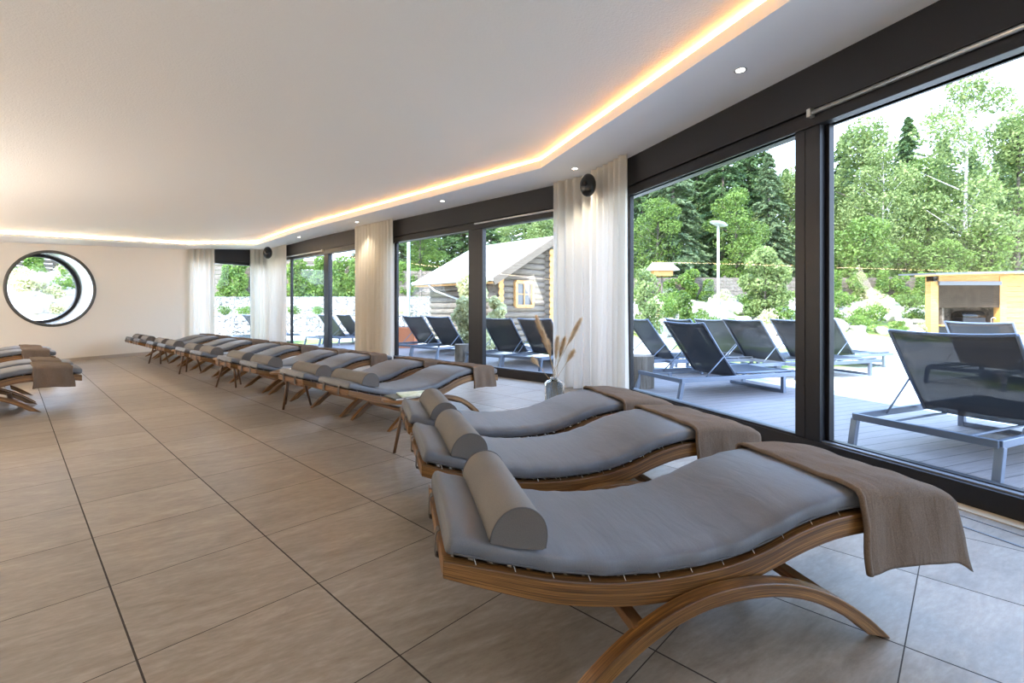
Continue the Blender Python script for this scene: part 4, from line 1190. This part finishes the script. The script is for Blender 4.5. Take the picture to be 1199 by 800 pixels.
for i in range(52):
    px = R.uniform(738, 1085); z = R.uniform(18.5, 24.3); q = R.uniform(.6, 1.5); w, rw_ = where(px, z, 18.5, 24.3); put_shrub(px, z, q, f'{szw(q)} low shrub between boulders, {rw_}, {w}', 'low shrubs on the bank')
for i in range(22):
    px = R.uniform(12, 98); z = R.uniform(14.5, 20.5); q = R.uniform(.6, 1.3); w, rw_ = where2(px, z, 14.5, 20.5); put_shrub(px, z, q, f'{szw(q)} shrub among white stones, {rw_}, {w}', 'shrubs outside the round window')
for px, w in ((345, 'left in the far left pane'), (372, 'right in the far left pane'), (402, 'in the far right pane'), (262, 'left in the narrow corner window'), (284, 'right in the narrow corner window'), (468, 'left of the log cabin')):
    put_shrub(px, 23.6, .8, 'shrub between the two stone walls, ' + w, 'shrubs between the stone walls')

# round bush, pines, young tree
def bush(name, px, z, w, ht, m, label, seed, n=6000, size=.10):
    R_ = random.Random(seed); x = (px - 599.5) / 560 * z; r = empty(name, (x, z, ground_h(x, z)), 0, label, 'bush')
    k = MB(); k.tube([(0, 0, 0), (0, 0, ht * .7)], [.05, .02], 6)
    kk = MB()
    for i in range(22):
        t = (i + .5) / 22; a = R_.uniform(0, 6.28); pr = math.sin(math.pi * (.2 + .72 * t)) ** .7; rr = w / 2 * pr * R_.uniform(.1, .7)
        c = (math.cos(a) * rr, math.sin(a) * rr, ht * (.12 + .8 * t)); leafball(kk, c, (w * .17, w * .17, ht * .10), n // 22, size, R_)
        k.tube([(0, 0, c[2] * .7), c], .012, 5)
    k.build('trunk', M_bark, r); kk.build('crown', m, r)
bush('round_bush', 896, 20.5, 2.4, 3.3, lm('birch'), 'large rounded light green bush right of the lamp post', 1, 8000, .13)
bush('pine_shrub', 553, 12.5, 1.5, 2.15, lm('pale'), 'pale feathery pine shrub in front of the log cabin', 2, 7000, .10)
bush('pine_shrub', 581, 13.2, .8, 1.55, lm('pale'), 'small pale pine shrub right of the middle door post', 3, 3500, .09)
bush('young_tree', 757, 17.5, 1.5, 2.7, lm('birch'), 'slender young tree behind the stump', 4, 2500, .12)
bush('dwarf_pine', 801, 19.5, .9, 1.6, lm('dec'), 'dark dwarf bush below the bird house', 5, 3000, .09)

# ---- lamp post, mast, bird house
M_post = mat('galvanised_post', (.62, .64, .66), .4, .4)
x, z = ray(841, 22.0); g = ground_h(x, z)
r = empty('street_lamp', (x, z, g), 0, 'grey lamp post with flat disc head behind the garden fence', 'lamp')
k = MB(); k.tube([(0, 0, -.1), (0, 0, hat(841, 264, 22) - g)], [.07, .05], 10); k.build('pole', M_post, r)
k = MB(); k.lathe([(.001, -.04), (.30, -.05), (.40, .0), (.30, .05), (.001, .08)], 24); o = k.build('lamp_head', M_post, r); o.location = (.03, 0, hat(841, 262, 22) - g); o.rotation_euler = (0, .28, 0)
x, z = ray(478.5, 19.0); k = MB(); k.tube([(0, 0, 0), (0, 0, 4.1)], [.07, .055], 10); o = k.build('garden_mast', M_post); o.location = (x, z, ground_h(x, z)); tag(o, 'plain grey mast standing left of the log cabin', 'post')
M_roofw = mat('bleached_shingle', rough=.8, build=b_var((.50, .46, .42), (.72, .68, .63), 10, .2))
M_pine = mat('orange_pine', rough=.55, build=b_wood((.48, .22, .055), (.78, .42, .14), 'x'))
x, z = ray(775, 23.0); g = ground_h(x, z)
r = empty('bird_house', (x, z, g), 0, 'small bird house with pale pitched roof on a post', 'bird house')
zt = hat(775, 317, 23) - g
k = MB(); k.tube([(0, 0, 0), (0, 0, zt - .25)], .05, 8); k.build('post', M_bark, r)
k = MB(); k.box((0, 0, zt - .13), (.9, .5, .26)); k.build('box', M_pine, r)
k = MB(); k.poly([(-.72, -.4, zt), (.72, -.4, zt), (.45, 0, zt + .36), (-.45, 0, zt + .36)]); k.poly([(.72, .4, zt), (-.72, .4, zt), (-.45, 0, zt + .36), (.45, 0, zt + .36)]); k.poly([(.72, -.4, zt), (.72, .4, zt), (.45, 0, zt + .36)]); k.poly([(-.72, .4, zt), (-.72, -.4, zt), (-.45, 0, zt + .36)])
k.build('roof', M_roofw, r, solid=.04)

# ---- log cabin
M_log = mat('silvered_log', rough=.85, build=b_wood((.10, .082, .066), (.27, .225, .18), 'x'))
M_logend = mat('orange_log_end', rough=.7, build=b_var((.55, .25, .07), (.82, .46, .17), 9))
M_rake = mat('rake_board', rough=.8, build=b_wood((.15, .105, .07), (.30, .225, .16), 'x'))
cg = Vector((.70, .714)).normalized(); ce = Vector((-cg.y, cg.x))       # gable direction, eave direction
Bc = Vector(ray(577, 14.5)); zE = 2.06; zR = 3.62; half = 2.95; Lc = 4.15
cab = empty('log_cabin', (Bc.x, Bc.y, -.06), 0, 'log cabin with pale shingle roof and small window behind the middle doors', 'cabin')
Mc = Matrix(((cg.x, ce.x, 0, 0), (cg.y, ce.y, 0, 0), (0, 0, 1, .06), (0, 0, 0, 1)))
def cpt(a, b, z): return tuple(Mc @ Vector((a, b, z)))
for sg in (0, 1):
    k = MB(); a0, a1_ = (0, half) if sg == 0 else (2 * half, half)
    n = 14
    def RF(u, v):
        a = a0 + (a1_ - a0) * u; z = zE + (zR - zE) * u; return cpt(a, -.0 + Lc * v, z + .012 * (int(u * n * 1.0) % 2))
    k.grid(RF, n, 10, smooth=False); k.build('roof', M_roofw, cab, solid=.09)
    k = MB(); k.bar(cpt(a0, -.03, zE - .10), cpt(a1_, -.03, zR - .10), .05, .22); k.build('rake_board', M_rake, cab)
WB = .45  # wall inset
def rl(z): return WB + max(0, (z - zE + .12) / (zR - zE) * half)
nl = 17
for i in range(nl):
    z = .12 + i * .205
    a = .55 if z < zE - .05 else max(.55, (z - zE + .25) / (zR - zE) * half + .0)
    if a > half - .25: break
    k = MB(); k.tube([cpt(a - .22 if z < zE else a, WB, z), cpt(2 * half - a + .22, WB, z)], .108, 12); k.build('wall_log', M_log, cab)
    if z < zE - .05:
        k = MB(); k.tube([cpt(.55, WB - .24, z + .10), cpt(.55, Lc - .3, z + .10)], .108, 12); lg = k.build('wall_log', M_log, cab)
        k = MB(); k.tube([cpt(.55, WB - .262, z + .10), cpt(.55, WB - .235, z + .10)], .122, 14); k.build('log_end', M_logend, lg)
    if z < zR - 1.0:
        pass
    if z < zR - .5:
        k = MB(); k.tube([cpt(2.95, WB - .30, z + .10), cpt(2.95, WB + .2, z + .10)], .112, 12); lg = k.build('cross_log', M_log, cab)
        k = MB(); k.tube([cpt(2.95, WB - .335, z + .10), cpt(2.95, WB - .295, z + .10)], .125, 14); k.build('log_end', M_logend, lg)
# window in the gable wall
k = MB()
wa, wb_, wz0, wz1 = 1.30, 2.12, 1.22, 2.02; yb_ = WB - .16
for p_, q_ in (((wa, wz0), (wb_, wz0)), ((wa, wz1), (wb_, wz1)), ((wa, wz0), (wa, wz1)), ((wb_, wz0), (wb_, wz1))): k.bar(cpt(p_[0], yb_, p_[1]), cpt(q_[0], yb_, q_[1]), .10, .10, tuple(Mc.to_3x3() @ Vector((.01, 1, 0))))
wf = k.build('window_frame', M_logend, cab)
k = MB(); k.bar(cpt((wa + wb_) / 2, yb_, wz0), cpt((wa + wb_) / 2, yb_, wz1), .03, .03, tuple(Mc.to_3x3() @ Vector((.01, 1, 0)))); k.bar(cpt(wa, yb_, (wz0 + wz1) / 2), cpt(wb_, yb_, (wz0 + wz1) / 2), .03, .03); k.build('glazing_bar', M_logend, wf)
k = MB(); k.quad(cpt(wa, yb_ + .03, wz0), cpt(wb_, yb_ + .03, wz0), cpt(wb_, yb_ + .03, wz1), cpt(wa, yb_ + .03, wz1)); k.build('pane', mat('cabin_glass', (.10, .11, .12), .05), wf)
# eave: soffit boards, porch post, gutter and downpipe
k = MB(); k.bar(cpt(.14, 0, zE - .11), cpt(.14, Lc, zE - .11), .30, .05); k.build('eave_board', M_logend, cab)
k = MB(); k.tube([cpt(.75, Lc - .9, 0), cpt(.75, Lc - .9, zE)], .16, 12); k.build('porch_post', M_logend, cab)
k = MB(); k.tube([cpt(-.05, -.05, zE - .02), cpt(-.05, Lc + .05, zE - .02)], .06, 10); gt = k.build('gutter', M_post, cab)
k = MB(); k.tube([cpt(-.02, Lc - .9, zE - .08), cpt(.10, Lc - 1.1, zE - .3), cpt(.50, Lc - 2.0, zE - .62), cpt(.55, Lc - 2.05, zE - .9), cpt(.55, Lc - 2.05, .1)], .035, 8); k.build('downpipe', M_post, gt)

# ---- wooden bar
zb_ = 18.6
def bxp(px): return (px - 599.5) / 560 * zb_
bar = empty('garden_bar', (bxp(1090), zb_, -.06), 0, 'orange timber bar hut with half lowered roller shutter and flat roof', 'garden bar')
ox_ = bxp(1090)
def BX(nm, m, x0, x1, y0, y1, z0, z1, par=None, bev=0):
    k = MB(); k.box(((x0 + x1) / 2 - ox_, (y0 + y1) / 2, (z0 + z1) / 2 + .06), (x1 - x0, y1 - y0, z1 - z0)); return k.build(nm, m, par or bar, bevel=bev)
xL, xo0, xo1, xR = bxp(1090), bxp(1099), bxp(1170), bxp(1290)
BX('corner_post', M_pine, xL, xo0, 0, .25, -.06, 2.42); BX('door_post', M_pine, xo1, bxp(1178), -.03, .22, -.06, 2.4)
k = MB()
for i in range(12):
    z = -.04 + i * .205; k.box(((bxp(1178) + xR) / 2 - ox_, .1, z + .16), (xR - bxp(1178), .12, .195))
k.build('board_wall', M_pine, bar)
BX('lintel', M_pine, xL, xR, 0, .2, 2.20, 2.44); BX('back_wall', M_bark, xo0 + .3, xR, .75, .85, -.06, 2.4); BX('side_wall', M_bark, xo0 + .22, xo0 + .3, .1, .8, -.06, 2.4); BX('partition', M_bark, xo1 + .02, xo1 + .1, .1, .8, -.06, 2.4)
M_shut = mat('bronze_shutter', rough=.8, spec=.1, build=b_var((.035, .024, .016), (.065, .046, .032), 4))
BX('shutter_box', M_sill, xo0 - .03, xo1 + .03, -.08, .06, 2.05, 2.20)
k = MB()
for i in range(17): k.box(((xo0 + xo1) / 2 - ox_, .0, 2.07 - i * .052 + .06 - .026), (xo1 - xo0, .03, .048))
sh_ = k.build('roller_shutter', M_shut, bar)
BX('counter', M_pine, xo0, xo1, -.12, .35, .46, .52); BX('counter_front', M_dark2, xo0, xo1, 0, .08, -.06, .46)
k = MB()
k.poly([(bxp(1076) - ox_, -.75, 2.50), (xR - ox_, -.75, 2.68), (xR - ox_, 1.0, 2.76), (bxp(1076) - ox_, 1.0, 2.58)]); k.build('roof', M_sill, bar, solid=.07)
k = MB()
k.poly([(bxp(1076) - ox_, -.7, 2.46), (xR - ox_, -.7, 2.62), (xR - ox_, .2, 2.64), (bxp(1076) - ox_, .2, 2.48)]); k.build('roof_soffit', M_pine, bar, solid=.05)
k = MB(); k.lathe([(.001, 0), (.12, .0), (.15, .10), (.14, .11), (.11, .02), (.001, .015)], 20); o = k.build('bowl', M_post); o.location = (bxp(1118), zb_ + .1, .525); tag(o, 'pale bowl on the counter of the garden bar', 'bowl')
k = MB(); k.tube([(0, 0, 0), (0, 0, .22), (.03, -.03, .27), (.08, -.08, .26), (.09, -.1, .2)], .014, 8); k.lathe([(.001, 0), (.03, 0), (.03, .02), (.001, .02)], 12); o = k.build('faucet', M_silver); o.location = (bxp(1164), zb_ + .12, .52); tag(o, 'chrome faucet at the right end of the bar counter', 'faucet')
r = empty('gas_grill', (bxp(1146), zb_ + .42, -.06), 0, 'dark grill standing inside the garden bar', 'grill')
k = MB(); k.box((0, 0, .45), (.9, .5, .8)); k.build('cabinet', M_dark, r, bevel=.02)
k = MB(); k.grid(lambda u, v: ((v - .5) * .9, -.25 * math.cos(math.pi * u), .85 + .25 * math.sin(math.pi * u)), 10, 2); k.build('lid', M_black, r, solid=.02)
r = empty('cutting_board', (bxp(1128), zb_ - .0, .522), 0, 'white tray on the bar counter', 'tray'); k = MB(); k.box((0, 0, .02), (.55, .22, .03)); k.build('board', M_post, r, bevel=.01)
k = MB(); k.tube([(0, 0, .05), (0, -.06, -.02), (0, -.1, -.03)], .03, 8); k.box((0, .03, .05), (.12, .03, .2)); o = k.build('wall_lantern', M_black); o.location = (bxp(1094), zb_ - .05, 2.25); tag(o, 'small black lantern on the corner post of the garden bar', 'lamp')

# ---- stumps, planter
M_stump = mat('weathered_stump', rough=.9, build=b_wood((.10, .085, .07), (.26, .225, .19), 'z'))
def stump(px, z, rad, ht, label):
    x = (px - 599.5) / 560 * z; r = empty('wood_stump', (x, z, ZD), 0, label, 'stump'); R_ = random.Random(int(px))
    k = MB(); w = [R_.uniform(.94, 1.05) for _ in range(20)]
    k.grid(lambda u, v: (rad * w[int(v * 20) % 20] * math.cos(2 * math.pi * v), rad * w[int(v * 20) % 20] * math.sin(2 * math.pi * v), ht * u), 4, 20, closed_v=True); k.build('bark_side', M_stump, r)
    k = MB(); k.poly([(rad * w[j] * math.cos(2 * math.pi * j / 20), rad * w[j] * math.sin(2 * math.pi * j / 20), ht) for j in range(20)]); k.build('cut_face', M_rake, r)
stump(748, 7.15, .22, .47, 'weathered wood stump on the deck beside the narrow curtain')
stump(541, 10.1, .15, .42, 'wood stump between the outdoor loungers left of the middle door post')
x, z = ray(470, 14.5); r = empty('planter', (x, z, -.06), 0, 'terracotta coloured planter box beside the lone curtain', 'planter')
k = MB(); k.box((0, 0, .32), (.9, .5, .64)); k.build('box', mat('terracotta', (.62, .20, .08), .8), r, bevel=.02)
k = MB(); k.box((0, 0, .645), (.82, .42, .02)); k.build('soil', M_bark, r)
